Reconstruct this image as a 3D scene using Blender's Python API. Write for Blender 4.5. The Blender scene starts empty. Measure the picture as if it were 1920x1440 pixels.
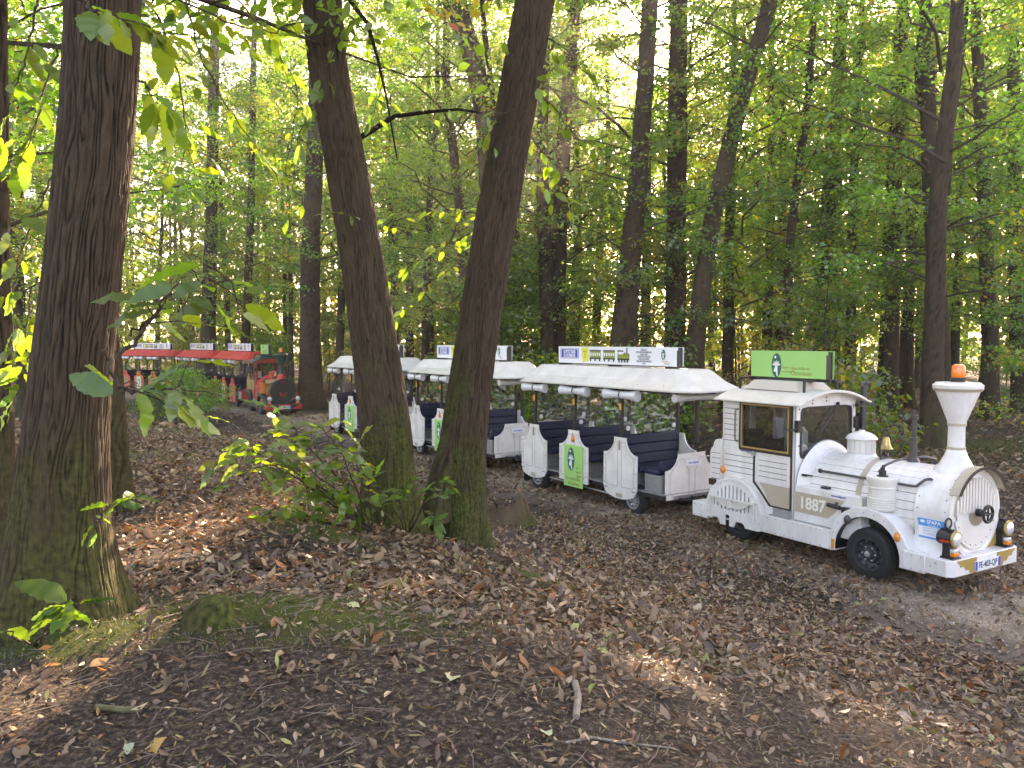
import bpy, bmesh, math, random
import numpy as np
from mathutils import Vector, Matrix, Quaternion

# ------------------------------------------------------------------ camera, sky, sun, exposure
SC = bpy.context.scene
COL = SC.collection
FPX, HOR, ZC = 1500.0, 640.0, 3.1          # focal length and horizon row of a 1920 px frame, eye height above the path
PITCH = math.atan((720 - HOR) / FPX)
cam_d = bpy.data.cameras.new('camera')
cam_d.sensor_width = 36.0
cam_d.lens = 36.0 * FPX / 1920.0
cam_d.clip_start = 0.05
cam_d.clip_end = 2000
cam = bpy.data.objects.new('camera', cam_d)
COL.objects.link(cam)
cam.location = (0, 0, ZC)
cam.rotation_euler = (math.pi / 2 - PITCH, 0, 0)
SC.camera = cam

SUN_DIR = Vector((0.2387, 0.8946, 0.3778)).normalized()
SUN_EL = math.asin(SUN_DIR.z)
SUN_AZ = math.atan2(SUN_DIR.x, SUN_DIR.y)
w = bpy.data.worlds.new('World')
SC.world = w
w.use_nodes = True
nt = w.node_tree
bg = nt.nodes['Background']
sky = nt.nodes.new('ShaderNodeTexSky')
sky.sky_type = 'NISHITA'
sky.sun_disc = False
sky.sun_elevation = SUN_EL
sky.sun_rotation = SUN_AZ
sky.air_density = 1.0
sky.dust_density = 2.5
sky.ozone_density = 1.0
nt.links.new(sky.outputs[0], bg.inputs[0])
bg.inputs[1].default_value = 0.10

sun_d = bpy.data.lights.new('sun', 'SUN')
sun_d.energy = 5.0
sun_d.angle = math.radians(0.5)
sun_d.color = (1.0, 0.86, 0.66)
sun = bpy.data.objects.new('sun', sun_d)
COL.objects.link(sun)
sun.rotation_euler = SUN_DIR.to_track_quat('Z', 'Y').to_euler()
sun.location = (8, 30, 30)

SC.view_settings.view_transform = 'Standard'
SC.view_settings.look = 'None'
SC.view_settings.gamma = 1.0
SC.view_settings.exposure = 3.4
SC.view_settings.use_white_balance = True          # the camera's white point, set for open shade
SC.view_settings.white_balance_temperature = 7900
SC.view_settings.white_balance_tint = 26
SC.render.engine = 'CYCLES'
cy = SC.cycles
cy.max_bounces = 6
cy.diffuse_bounces = 3
cy.glossy_bounces = 3
cy.transmission_bounces = 5
cy.transparent_max_bounces = 12
cy.caustics_reflective = False
cy.caustics_refractive = False
cy.use_denoising = True
cy.sample_clamp_indirect = 6.0

# ------------------------------------------------------------------ pixel helpers (1920 x 1440 frame -> a point in the place)
def ray(u, v):
    x, y = (u - 960) / FPX, -(v - 720) / FPX
    c, s = math.cos(PITCH), math.sin(PITCH)
    return Vector((x, c + y * s, -s + y * c))
def at(u, v, Y):
    d = ray(u, v)
    return Vector((0, 0, ZC)) + d * (Y / d.y)

# ------------------------------------------------------------------ noise
_rs = np.random.RandomState(7)
_TAB = _rs.rand(256, 256)
def vnoise(x, y, px=256):
    x = np.asarray(x, float); y = np.asarray(y, float)
    xi = np.floor(x).astype(int); yi = np.floor(y).astype(int)
    fx = x - xi; fy = y - yi
    fx = fx * fx * (3 - 2 * fx); fy = fy * fy * (3 - 2 * fy)
    x0 = xi % px; x1 = (xi + 1) % px; y0 = yi % 256; y1 = (yi + 1) % 256
    return (_TAB[x0, y0] * (1 - fx) + _TAB[x1, y0] * fx) * (1 - fy) + (_TAB[x0, y1] * (1 - fx) + _TAB[x1, y1] * fx) * fy
def sm(t):
    t = np.clip(t, 0, 1)
    return t * t * (3 - 2 * t)

# ------------------------------------------------------------------ terrain height
PATH = [(14, -5), (9.4, 4.2), (6.9, 8.1), (4.3, 12.26), (0, 19), (-5, 26.6), (-9.9, 33.9), (-13.2, 38), (-18, 42.4), (-26, 47), (-42, 53)]
_pp = np.array(PATH, float)
def path_dist(x, y):
    x = np.asarray(x, float); y = np.asarray(y, float)
    best = np.full(x.shape, 1e9)
    for i in range(len(_pp) - 1):
        a, b = _pp[i], _pp[i + 1]
        d = b - a
        t = np.clip(((x - a[0]) * d[0] + (y - a[1]) * d[1]) / (d @ d), 0, 1)
        best = np.minimum(best, np.hypot(x - a[0] - t * d[0], y - a[1] - t * d[1]))
    return best
MOSS = [(-1.25, 4.4, 1.05, 0.55, 0.10, .95), (-2.2, 3.95, .42, .3, .10, 1), (1.3, 5.2, .55, .35, 0.02, .75), (0.15, 6.9, .5, .35, .05, 1), (-1.55, 6.6, .45, .3, .1, 1),
        (2.1, 3.2, .4, .25, .02, .7), (-3.0, 4.6, .8, .5, 0.0, .35), (-4.5, 11, 2.2, 1.0, 0, .55), (14, 21, 5, 1.6, .05, .9), (9, 24, 4, 1.5, 0, .6), (-6, 15, 3, 1, 0, .5), (17, 17, 3, 1.2, 0, .7)]
def zg(x, y):
    x = np.asarray(x, float); y = np.asarray(y, float)
    s = 9.17 - (0.8625 * x + 0.506 * y)
    m = 1.55 * sm((s - 1.0) / 7.0) * (1 - 0.9 * sm((y - 13) / 17))
    m = np.where(s > 0, m, 0)
    far = 0.30 * sm((-s - 4) / 9)
    pd = path_dist(x, y)
    rough = sm((pd - 1.8) / 1.5) * (0.75) + 0.12
    nz = (vnoise(x * .33 + 11, y * .33) - .5) * .20 + (vnoise(x * 1.1, y * 1.1 + 31) - .5) * .085 + (vnoise(x * 3.1 + 7, y * 3.1) - .5) * .035
    z = m + far + nz * rough
    for (mx, my, a, b, hh, st) in MOSS:
        if hh > 0:
            q = ((x - mx) / a) ** 2 + ((y - my) / b) ** 2
            z = z + hh * np.exp(-q * 1.2)
    return z
def far_side(x, y):
    """True on the side of the path away from the camera"""
    best = 1e9; sgn = 0
    for i in range(len(_pp) - 1):
        a, b = _pp[i], _pp[i + 1]; d = b - a
        t = min(1, max(0, ((x - a[0]) * d[0] + (y - a[1]) * d[1]) / float(d @ d)))
        q = math.hypot(x - a[0] - t * d[0], y - a[1] - t * d[1])
        if q < best: best = q; sgn = d[0] * (y - a[1]) - d[1] * (x - a[0])
    return sgn < 0, best
def zg1(x, y):
    return float(zg(np.array([x]), np.array([y]))[0])
def hit(u, v):
    d = ray(u, v); p0 = Vector((0, 0, ZC)); t = 0.8
    while t < 200:
        p = p0 + d * t
        if p.z < zg1(p.x, p.y):
            lo, hi = t - max(.02, t * .01), t
            for _ in range(14):
                mid = (lo + hi) / 2; q = p0 + d * mid
                if q.z < zg1(q.x, q.y): hi = mid
                else: lo = mid
            return p0 + d * hi
        t += max(.02, t * .01)
    return p0 + d * 60

# ------------------------------------------------------------------ materials
MATS = {}
def mat(name, col, rough=0.5, metal=0.0, var=0.0, vscale=6.0, bump=0.0, bscale=60.0, spec=0.5, coat=0.0, col2=None, aniso=None):
    if name in MATS: return MATS[name]
    m = bpy.data.materials.new(name); m.use_nodes = True
    n = m.node_tree.nodes; l = m.node_tree.links
    b = n['Principled BSDF']
    b.inputs['Base Color'].default_value = (*col, 1)
    b.inputs['Roughness'].default_value = rough
    b.inputs['Metallic'].default_value = metal
    b.inputs['Specular IOR Level'].default_value = spec
    b.inputs['Coat Weight'].default_value = coat
    b.inputs['Coat Roughness'].default_value = 0.15
    if var > 0 or bump > 0:
        tc = n.new('ShaderNodeTexCoord')
    if var > 0:
        nz = n.new('ShaderNodeTexNoise'); nz.inputs['Scale'].default_value = vscale; nz.inputs['Detail'].default_value = 6; nz.inputs['Roughness'].default_value = .65
        mp = n.new('ShaderNodeMapping'); mp.inputs['Scale'].default_value = aniso or (1, 1, 1)
        l.new(tc.outputs['Object'], mp.inputs[0]); l.new(mp.outputs[0], nz.inputs['Vector'])
        mr = n.new('ShaderNodeMapRange'); mr.inputs[1].default_value = .35; mr.inputs[2].default_value = .72
        l.new(nz.outputs[0], mr.inputs[0])
        mx = n.new('ShaderNodeMix'); mx.data_type = 'RGBA'
        c2 = col2 or tuple(c * (1 - var) for c in col)
        mx.inputs[6].default_value = (*col, 1); mx.inputs[7].default_value = (*c2, 1)
        l.new(mr.outputs[0], mx.inputs[0]); l.new(mx.outputs[2], b.inputs['Base Color'])
        mr2 = n.new('ShaderNodeMapRange'); mr2.inputs[3].default_value = max(.05, rough - .08); mr2.inputs[4].default_value = min(1, rough + .18)
        l.new(nz.outputs[0], mr2.inputs[0]); l.new(mr2.outputs[0], b.inputs['Roughness'])
    if bump > 0:
        nb = n.new('ShaderNodeTexNoise'); nb.inputs['Scale'].default_value = bscale; nb.inputs['Detail'].default_value = 4
        l.new(tc.outputs['Object'], nb.inputs['Vector'])
        bp = n.new('ShaderNodeBump'); bp.inputs['Strength'].default_value = bump; bp.inputs['Distance'].default_value = .02
        l.new(nb.outputs[0], bp.inputs['Height']); l.new(bp.outputs[0], b.inputs['Normal'])
    MATS[name] = m
    return m
def glass(name, tint=(.9, .93, .92), refl=.12, ripple=0.0, rough=.03):
    if name in MATS: return MATS[name]
    m = bpy.data.materials.new(name); m.use_nodes = True
    n = m.node_tree.nodes; l = m.node_tree.links; n.clear()
    out = n.new('ShaderNodeOutputMaterial'); mx = n.new('ShaderNodeMixShader')
    tr = n.new('ShaderNodeBsdfTransparent'); tr.inputs[0].default_value = (*tint, 1)
    gl = n.new('ShaderNodeBsdfGlossy'); gl.inputs['Roughness'].default_value = rough
    lw = n.new('ShaderNodeLayerWeight'); lw.inputs[0].default_value = .35
    mr = n.new('ShaderNodeMapRange'); mr.inputs[3].default_value = refl; mr.inputs[4].default_value = min(1, refl + .5)
    l.new(lw.outputs['Fresnel'], mr.inputs[0]); l.new(mr.outputs[0], mx.inputs[0])
    l.new(tr.outputs[0], mx.inputs[1]); l.new(gl.outputs[0], mx.inputs[2]); l.new(mx.outputs[0], out.inputs[0])
    if ripple > 0:
        tc = n.new('ShaderNodeTexCoord')
        wv = n.new('ShaderNodeTexNoise'); wv.inputs['Scale'].default_value = 1.3; wv.inputs['Detail'].default_value = 3; wv.inputs['Distortion'].default_value = 2.2
        mp2 = n.new('ShaderNodeMapping'); mp2.inputs['Scale'].default_value = (1, .7, 2.0); l.new(tc.outputs['Object'], mp2.inputs[0]); l.new(mp2.outputs[0], wv.inputs['Vector'])
        sb_ = n.new('ShaderNodeMath'); sb_.operation = 'SUBTRACT'; sb_.inputs[1].default_value = .5; l.new(wv.outputs[0], sb_.inputs[0])
        ab_ = n.new('ShaderNodeMath'); ab_.operation = 'ABSOLUTE'; l.new(sb_.outputs[0], ab_.inputs[0])
        m3 = n.new('ShaderNodeMapRange'); m3.inputs[1].default_value = 0; m3.inputs[2].default_value = .022; m3.inputs[3].default_value = .30; m3.inputs[4].default_value = .04; l.new(ab_.outputs[0], m3.inputs[0])
        df = n.new('ShaderNodeBsdfDiffuse'); df.inputs[0].default_value = (.85, .87, .88, 1)  # white streaks along the creases, painted in place of sky reflections
        tl_ = n.new('ShaderNodeBsdfTranslucent'); tl_.inputs[0].default_value = (.85, .87, .88, 1)
        ms = n.new('ShaderNodeMixShader'); ms.inputs[0].default_value = .5; l.new(df.outputs[0], ms.inputs[1]); l.new(tl_.outputs[0], ms.inputs[2])
        mz = n.new('ShaderNodeMixShader'); l.new(m3.outputs[0], mz.inputs[0]); l.new(tr.outputs[0], mz.inputs[1]); l.new(ms.outputs[0], mz.inputs[2]); l.new(mz.outputs[0], mx.inputs[1])
        nz = n.new('ShaderNodeTexNoise'); nz.inputs['Scale'].default_value = 1.4; nz.inputs['Detail'].default_value = 1.0; nz.inputs['Distortion'].default_value = 1.2
        mp = n.new('ShaderNodeMapping'); mp.inputs['Scale'].default_value = (1, 1, 2.4)
        l.new(tc.outputs['Object'], mp.inputs[0]); l.new(mp.outputs[0], nz.inputs['Vector'])
        bp = n.new('ShaderNodeBump'); bp.inputs['Strength'].default_value = ripple; bp.inputs['Distance'].default_value = .15
        l.new(nz.outputs[0], bp.inputs['Height']); l.new(bp.outputs[0], gl.inputs['Normal']); l.new(bp.outputs[0], lw.inputs['Normal'])
    MATS[name] = m
    return m

# ------------------------------------------------------------------ mesh helpers
def link(name, me, parent=None, m=None):
    o = bpy.data.objects.new(name, me)
    COL.objects.link(o)
    if parent is not None: o.parent = parent
    if m is not None and not me.materials: me.materials.append(m)
    return o
def tag(o, label=None, cat=None, group=None, kind=None):
    if label: o['label'] = label
    if cat: o['category'] = cat
    if group: o['group'] = group
    if kind: o['kind'] = kind
    return o
def thing(name, loc, rz=0.0, label=None, cat=None, group=None):
    e = bpy.data.objects.new(name, None); COL.objects.link(e)
    e.empty_display_size = .2
    e.location = loc; e.rotation_euler = (0, 0, rz)
    return tag(e, label, cat, group)
_kids = {}
def copy_tree(o, parent=None):
    c = o.copy(); COL.objects.link(c); c.parent = parent
    for ch in _children(o): copy_tree(ch, c)
    return c
def _children(o):
    return [x for x in bpy.data.objects if x.parent == o]
def shade(me, ang=40):
    me.polygons.foreach_set('use_smooth', np.ones(len(me.polygons), bool))
    try: me.set_sharp_from_angle(angle=math.radians(ang))
    except Exception: pass
class MB:
    def __init__(s): s.v = []; s.f = []
    def add(s, vs, fs):
        b = len(s.v); s.v += [tuple(q) for q in vs]; s.f += [tuple(i + b for i in q) for q in fs]; return s
    def box(s, x0, x1, y0, y1, z0, z1, tx=0, ty=0):
        v = [(x0, y0, z0), (x1, y0, z0), (x1, y1, z0), (x0, y1, z0), (x0 + tx, y0 + ty, z1), (x1 - tx, y0 + ty, z1), (x1 - tx, y1 - ty, z1), (x0 + tx, y1 - ty, z1)]
        return s.add(v, [(3, 2, 1, 0), (4, 5, 6, 7), (0, 1, 5, 4), (1, 2, 6, 5), (2, 3, 7, 6), (3, 0, 4, 7)])
    def prism(s, pts, c0, c1, axis='y'):
        n = len(pts)
        f = {'y': lambda p, c: (p[0], c, p[1]), 'x': lambda p, c: (c, p[0], p[1]), 'z': lambda p, c: (p[0], p[1], c)}[axis]
        v = [f(p, c0) for p in pts] + [f(p, c1) for p in pts]
        fs = [tuple(range(n))[::-1], tuple(range(n, 2 * n))] + [(i, (i + 1) % n, n + (i + 1) % n, n + i) for i in range(n)]
        return s.add(v, fs)
    def lathe(s, prof, org=(0, 0, 0), axis='z', n=24, a0=0.0, a1=2 * math.pi, sy=1.0, caps=True):
        full = abs(a1 - a0 - 2 * math.pi) < 1e-6
        k = n if full else n + 1
        vs = []
        for (r, h) in prof:
            for i in range(k):
                a = a0 + (a1 - a0) * i / n
                c, q = r * math.cos(a), r * math.sin(a) * sy
                p = (c, q, h) if axis == 'z' else ((h, c, q) if axis == 'x' else (c, h, q))
                vs.append((p[0] + org[0], p[1] + org[1], p[2] + org[2]))
        fs = []
        for j in range(len(prof) - 1):
            for i in range(n if full else n):
                i2 = (i + 1) % k
                fs.append((j * k + i, j * k + i2, (j + 1) * k + i2, (j + 1) * k + i))
        if full and caps:
            if prof[0][0] > 1e-5: fs.append(tuple(range(k))[::-1])
            if prof[-1][0] > 1e-5: fs.append(tuple((len(prof) - 1) * k + i for i in range(k)))
        return s.add(vs, fs)
    def tube(s, pts, r, n=8, cap=True):
        pts = [Vector(p) for p in pts]
        rr = r if hasattr(r, '__len__') else [r] * len(pts)
        vs = []; up = None
        for i, p in enumerate(pts):
            d = (pts[min(i + 1, len(pts) - 1)] - pts[max(i - 1, 0)]).normalized()
            if up is None:
                up = d.orthogonal().normalized()
            up = (up - d * up.dot(d))
            up = up.normalized() if up.length > 1e-6 else d.orthogonal().normalized()
            sd = d.cross(up)
            for k in range(n):
                a = 2 * math.pi * k / n
                vs.append(p + (up * math.cos(a) + sd * math.sin(a)) * rr[i])
        fs = []
        for i in range(len(pts) - 1):
            for k in range(n):
                fs.append((i * n + k, i * n + (k + 1) % n, (i + 1) * n + (k + 1) % n, (i + 1) * n + k))
        if cap:
            fs.append(tuple(range(n))[::-1]); fs.append(tuple((len(pts) - 1) * n + k for k in range(n)))
        return s.add(vs, fs)
    def ball(s, c, r, n=10, m=6, sz=1.0):
        pr = [(r * math.sin(math.pi * j / m), -r * sz * math.cos(math.pi * j / m)) for j in range(m + 1)]
        pr[0] = (1e-6, pr[0][1]); pr[-1] = (1e-6, pr[-1][1])
        return s.lathe(pr, c, 'z', n)
    def torus(s, c, R, r, axis='x', n=20, m=7, a0=0, a1=2 * math.pi):
        full = abs(a1 - a0 - 2 * math.pi) < 1e-6
        pts = []
        for i in range(n + (0 if full else 1)):
            a = a0 + (a1 - a0) * i / n
            q = (0, R * math.cos(a), R * math.sin(a)) if axis == 'x' else ((R * math.cos(a), 0, R * math.sin(a)) if axis == 'y' else (R * math.cos(a), R * math.sin(a), 0))
            pts.append((q[0] + c[0], q[1] + c[1], q[2] + c[2]))
        if full: pts += [pts[0], pts[1]]
        return s.tube(pts, r, m, cap=not full)
    def mesh(s, name):
        me = bpy.data.meshes.new(name); me.from_pydata(s.v, [], s.f); me.validate(); me.update()
        bm = bmesh.new(); bm.from_mesh(me); bmesh.ops.recalc_face_normals(bm, faces=bm.faces); bm.to_mesh(me); bm.free()
        return me
    def build(s, name, m, parent=None, bevel=0.0, smooth=True, ang=38):
        me = s.mesh(name); me.materials.append(m)
        if smooth: shade(me, ang)
        o = link(name, me, parent)
        if bevel > 0:
            md = o.modifiers.new('bevel', 'BEVEL'); md.width = bevel; md.segments = 2; md.limit_method = 'ANGLE'; md.angle_limit = math.radians(40)
            md.harden_normals = False
        return o
def arc(cx, cy_, r, a0, a1, n=12):
    return [(cx + r * math.cos(math.radians(a0 + (a1 - a0) * i / n)), cy_ + r * math.sin(math.radians(a0 + (a1 - a0) * i / n))) for i in range(n + 1)]
def rrect(x0, x1, y0, y1, r, n=4):
    return arc(x1 - r, y1 - r, r, 0, 90, n) + arc(x0 + r, y1 - r, r, 90, 180, n) + arc(x0 + r, y0 + r, r, 180, 270, n) + arc(x1 - r, y0 + r, r, 270, 360, n)
# local planes for plates: (u, v, w) -> vehicle space
SIDE_NEAR = Matrix(((1, 0, 0, 0), (0, 0, -1, 0), (0, 1, 0, 0), (0, 0, 0, 1)))      # u -> x, v -> z, w -> -y (faces -y)
SIDE_FAR = Matrix(((-1, 0, 0, 0), (0, 0, 1, 0), (0, 1, 0, 0), (0, 0, 0, 1)))      # u -> -x, v -> z, faces +y
FRONT = Matrix(((0, 0, 1, 0), (1, 0, 0, 0), (0, 1, 0, 0), (0, 0, 0, 1)))           # u -> y, v -> z, w -> x
def _curve_mesh(cu, name, M4):
    tmp = bpy.data.objects.new('tmp', cu)
    me = bpy.data.meshes.new_from_object(tmp)
    bpy.data.objects.remove(tmp); bpy.data.curves.remove(cu)
    me.name = name; me.transform(M4); me.update()
    return me
def plate(name, outer, holes, thick, M4, m, parent=None, bevel=0.0, smooth=True):
    """flat plate with real openings; front face at local w=0, body behind it"""
    cu = bpy.data.curves.new(name, 'CURVE'); cu.dimensions = '2D'; cu.fill_mode = 'BOTH'
    cu.extrude = max(thick / 2 - bevel, 1e-5); cu.bevel_depth = bevel; cu.bevel_resolution = 1
    if bevel > 0: cu.offset = -bevel
    for loop in [outer] + list(holes):
        sp = cu.splines.new('POLY'); sp.points.add(len(loop) - 1); sp.use_cyclic_u = True
        for p, q in zip(sp.points, loop): p.co = (q[0], q[1], 0, 1)
    me = _curve_mesh(cu, name, M4 @ Matrix.Translation((0, 0, -thick / 2)))
    me.materials.clear(); me.materials.append(m)
    if smooth: shade(me, 35)
    return link(name, me, parent)
def words(name, txt, size, M4, m, parent, bold=0.0, align='LEFT', sx=1.0, depth=.0008, space=1.0):
    cu = bpy.data.curves.new(name, 'FONT'); cu.body = txt; cu.size = size; cu.align_x = align; cu.align_y = 'CENTER'
    cu.extrude = depth; cu.offset = bold; cu.space_character = space; cu.resolution_u = 3; cu.space_line = .95
    me = _curve_mesh(cu, name, M4 @ Matrix.Diagonal((sx, 1, 1, 1)))
    me.materials.clear(); me.materials.append(m)
    return link(name, me, parent)
def T(x, y, z): return Matrix.Translation((x, y, z))
def quick_mesh(name, V, F, colors=None, smooth=False):
    me = bpy.data.meshes.new(name)
    V = np.asarray(V, np.float32); F = np.asarray(F, np.int32)
    k = F.shape[1]
    me.vertices.add(len(V)); me.vertices.foreach_set('co', V.ravel())
    me.loops.add(F.size); me.loops.foreach_set('vertex_index', F.ravel())
    me.polygons.add(len(F)); me.polygons.foreach_set('loop_start', np.arange(0, F.size, k, dtype=np.int32))
    me.polygons.foreach_set('loop_total', np.full(len(F), k, np.int32))
    if smooth: me.polygons.foreach_set('use_smooth', np.ones(len(F), bool))
    me.update(calc_edges=True)
    if colors is not None:
        at_ = me.attributes.new('col', 'FLOAT_COLOR', 'POINT')
        c = np.ones((len(V), 4), np.float32); c[:, :colors.shape[1]] = colors
        at_.data.foreach_set('color', c.ravel())
    return me
# ================================================================== the road trains
PW = dict(
    body=mat('white_paint', (.82, .795, .775), .34, var=.10, vscale=3.5, bump=.04, bscale=14, coat=.2, col2=(.60, .55, .50), aniso=(1, 1, .35)),
    cream=mat('cream_paint', (.74, .70, .64), .40, var=.10, vscale=3, col2=(.64, .59, .52)),
    tan=mat('tan_paint', (.46, .39, .29), .42, var=.12, vscale=3),
    roof=mat('white_roof', (.66, .62, .56), .38, var=.12, vscale=2.0, coat=.15, col2=(.50, .46, .39)),
    roofbox=mat('beige_roof_box', (.56, .50, .41), .5, var=.15, vscale=4),
    line=mat('joint_dark', (.10, .08, .07), .7),
    plank=mat('white_paint', (.8, .78, .77)),
    frame=mat('dark_brown_frame', (.035, .022, .016), .4),
    gold=mat('gold_paint', (.42, .27, .07), .4, var=.2),
    stack=mat('white_paint', (.8, .78, .77)),
    stackbase=mat('white_paint', (.8, .78, .77)),
    band=mat('tan_paint', (.46, .39, .29)),
    face=mat('cream_paint', (.74, .70, .64)),
    slat=mat('cream_paint', (.74, .70, .64)),
    slot=mat('tan_paint', (.46, .39, .29)),
    hub=mat('taupe_paint', (.34, .27, .20), .45),
    fender=mat('white_paint', (.8, .78, .77)),
    bumper=mat('white_paint', (.8, .78, .77)),
    bumper2=mat('gold_paint', (.42, .27, .07)),
    pot=mat('cream_paint', (.74, .70, .64)),
    dome=mat('white_paint', (.8, .78, .77)),
    wing=mat('white_paint', (.8, .78, .77)),
    rim=mat('black_steel', (.035, .035, .038), .38),
    wagonroof=mat('white_roof', (.84, .81, .77)),
    lyre=mat('cream_white_panel', (.82, .775, .735), .36, var=.10, vscale=3, col2=(.62, .56, .50), bump=.03, bscale=12),
    wrim=mat('silver_steel', (.55, .55, .54), .35, metal=.7, var=.2))
PR = dict(PW)
red = mat('red_paint', (.62, .045, .025), .35, var=.2, vscale=3, coat=.2)
green = mat('bottle_green_paint', (.012, .055, .035), .35, coat=.3)
yel = mat('yellow_black_boards', (.40, .30, .09), .5)
PR.update(body=red, cream=red, tan=red, roof=green, roofbox=green, line=mat('black_paint', (.012, .012, .012), .4), plank=yel, frame=mat('black_paint', (.012, .012, .012)),
          stack=green, stackbase=red, band=green, face=mat('green_black_paint', (.008, .022, .016), .35), slat=mat('green_black_paint', (.008, .022, .016)),
          slot=mat('black_paint', (.012, .012, .012)), hub=red, fender=green, bumper=red, bumper2=mat('black_paint', (.012, .012, .012)),
          pot=mat('orange_paint', (.62, .17, .03), .4), dome=red, wing=mat('green_black_paint', (.008, .022, .016)), rim=mat('grey_steel', (.18, .18, .17), .4, metal=.5),
          wagonroof=mat('red_roof', (.60, .035, .018), .65, var=.15, vscale=2), lyre=mat('red_orange_paint', (.66, .08, .04), .4, var=.15), gold=yel, wrim=mat('grey_steel', (.18, .18, .17)))
BLACK = mat('black_satin', (.015, .015, .017), .42)
RUBBER = mat('rubber', (.016, .016, .017), .85, var=.25, vscale=9, bump=.2, bscale=40)
NAVY = mat('navy_vinyl', (.006, .010, .036), .6, bump=.05, bscale=30)
STEEL = mat('galvanised_steel', (.42, .43, .43), .45, metal=.6, var=.3, vscale=12)
TREAD = mat('floor_plate', (.30, .29, .28), .5, metal=.3, var=.25, vscale=20, bump=.35, bscale=45)
AMBER = mat('amber_plastic', (.75, .22, .02), .25, coat=.4)
ORANGE = mat('orange_beacon', (.85, .20, .015), .18, coat=.6)
REDLENS = mat('red_lens', (.55, .05, .02), .25)
LENS = mat('lamp_lens', (.78, .80, .80), .12, metal=.35)
BRASS = mat('brass', (.60, .42, .16), .3, metal=.9, var=.2, vscale=10)
BRASSY = mat('lamp_brass_ring', (.52, .38, .13), .35, metal=.5)
WGLASS = glass('window_glass', (.80, .83, .80), .07)
VINYL = glass('clear_vinyl', (.92, .93, .92), .045, ripple=1.2, rough=.12)
ROLLM = mat('rolled_vinyl', (.76, .77, .80), .25, var=.25, vscale=5, aniso=(1, 6, 6), coat=.4)
GREENP = mat('lime_green_print', (.30, .62, .17), .45)
TEAL = mat('dark_teal_print', (.012, .12, .095), .5)
PAPER = mat('white_print', (.80, .80, .83), .5)
BLUEP = mat('royal_blue_print', (.035, .06, .42), .45)
SKYB = mat('sky_blue_print', (.05, .30, .68), .45)
YELP = mat('yellow_print', (.72, .70, .07), .5)
OLIVE = mat('olive_print', (.27, .30, .05), .5)
INK = mat('dark_ink', (.03, .035, .04), .6)
GREYINK = mat('grey_ink', (.20, .21, .27), .6)
BROWNINK = mat('brown_ink', (.34, .25, .06), .6)
REDINK = mat('red_ink', (.55, .16, .12), .6)
BLUEINK = mat('blue_ink', (.10, .14, .42), .6)
WHITEINK = mat('white_ink', (.82, .82, .82), .5)
CREAMINK = mat('cream_ink', (.80, .76, .66), .5)
DARKINT = mat('dark_interior', (.030, .030, .030), .7)

def emblem(M4, w, h, parent):
    """oval badge with a pale disc and an antlered head, centred on M4"""
    e = plate('emblem', [(w / 2 * math.cos(a), h / 2 * math.sin(a)) for a in [2 * math.pi * i / 28 for i in range(28)]], [], .002, M4 @ T(0, 0, .002), TEAL, parent)
    mb = MB()
    def poly(pts):
        n = len(mb.v); mb.v += [tuple(M4 @ Vector((x * w, y * h, .0035))) for x, y in pts]; mb.f.append(tuple(range(n, n + len(pts))))
    poly([( -.12 + .10 * math.cos(a), .34 + .055 * math.sin(a)) for a in [2 * math.pi * i / 12 for i in range(12)]])
    poly([(-.10, -.02), (.10, -.02), (.13, -.15), (.16, -.44), (.05, -.46), (-.03, -.27), (-.20, -.29), (-.28, -.22), (-.16, -.10)])
    for k in range(9):
        a = math.radians(10 + 20 * k)
        r1 = .43 if k % 2 == 0 else .36
        c, s_ = math.cos(a), math.sin(a)
        poly([(.05 * c + .028 * s_, -.02 + .04 * s_ - .016 * c), (r1 * c + .03 * s_, r1 * .50 * s_ - .02 * c - .01), (r1 * c - .03 * s_, r1 * .50 * s_ + .02 * c - .01), (.05 * c - .028 * s_, -.02 + .04 * s_ + .016 * c)])
    me = bpy.data.meshes.new('stag_mark'); me.from_pydata(mb.v, [], mb.f); me.materials.append(WHITEINK)
    link('stag_mark', me, parent)

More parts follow.
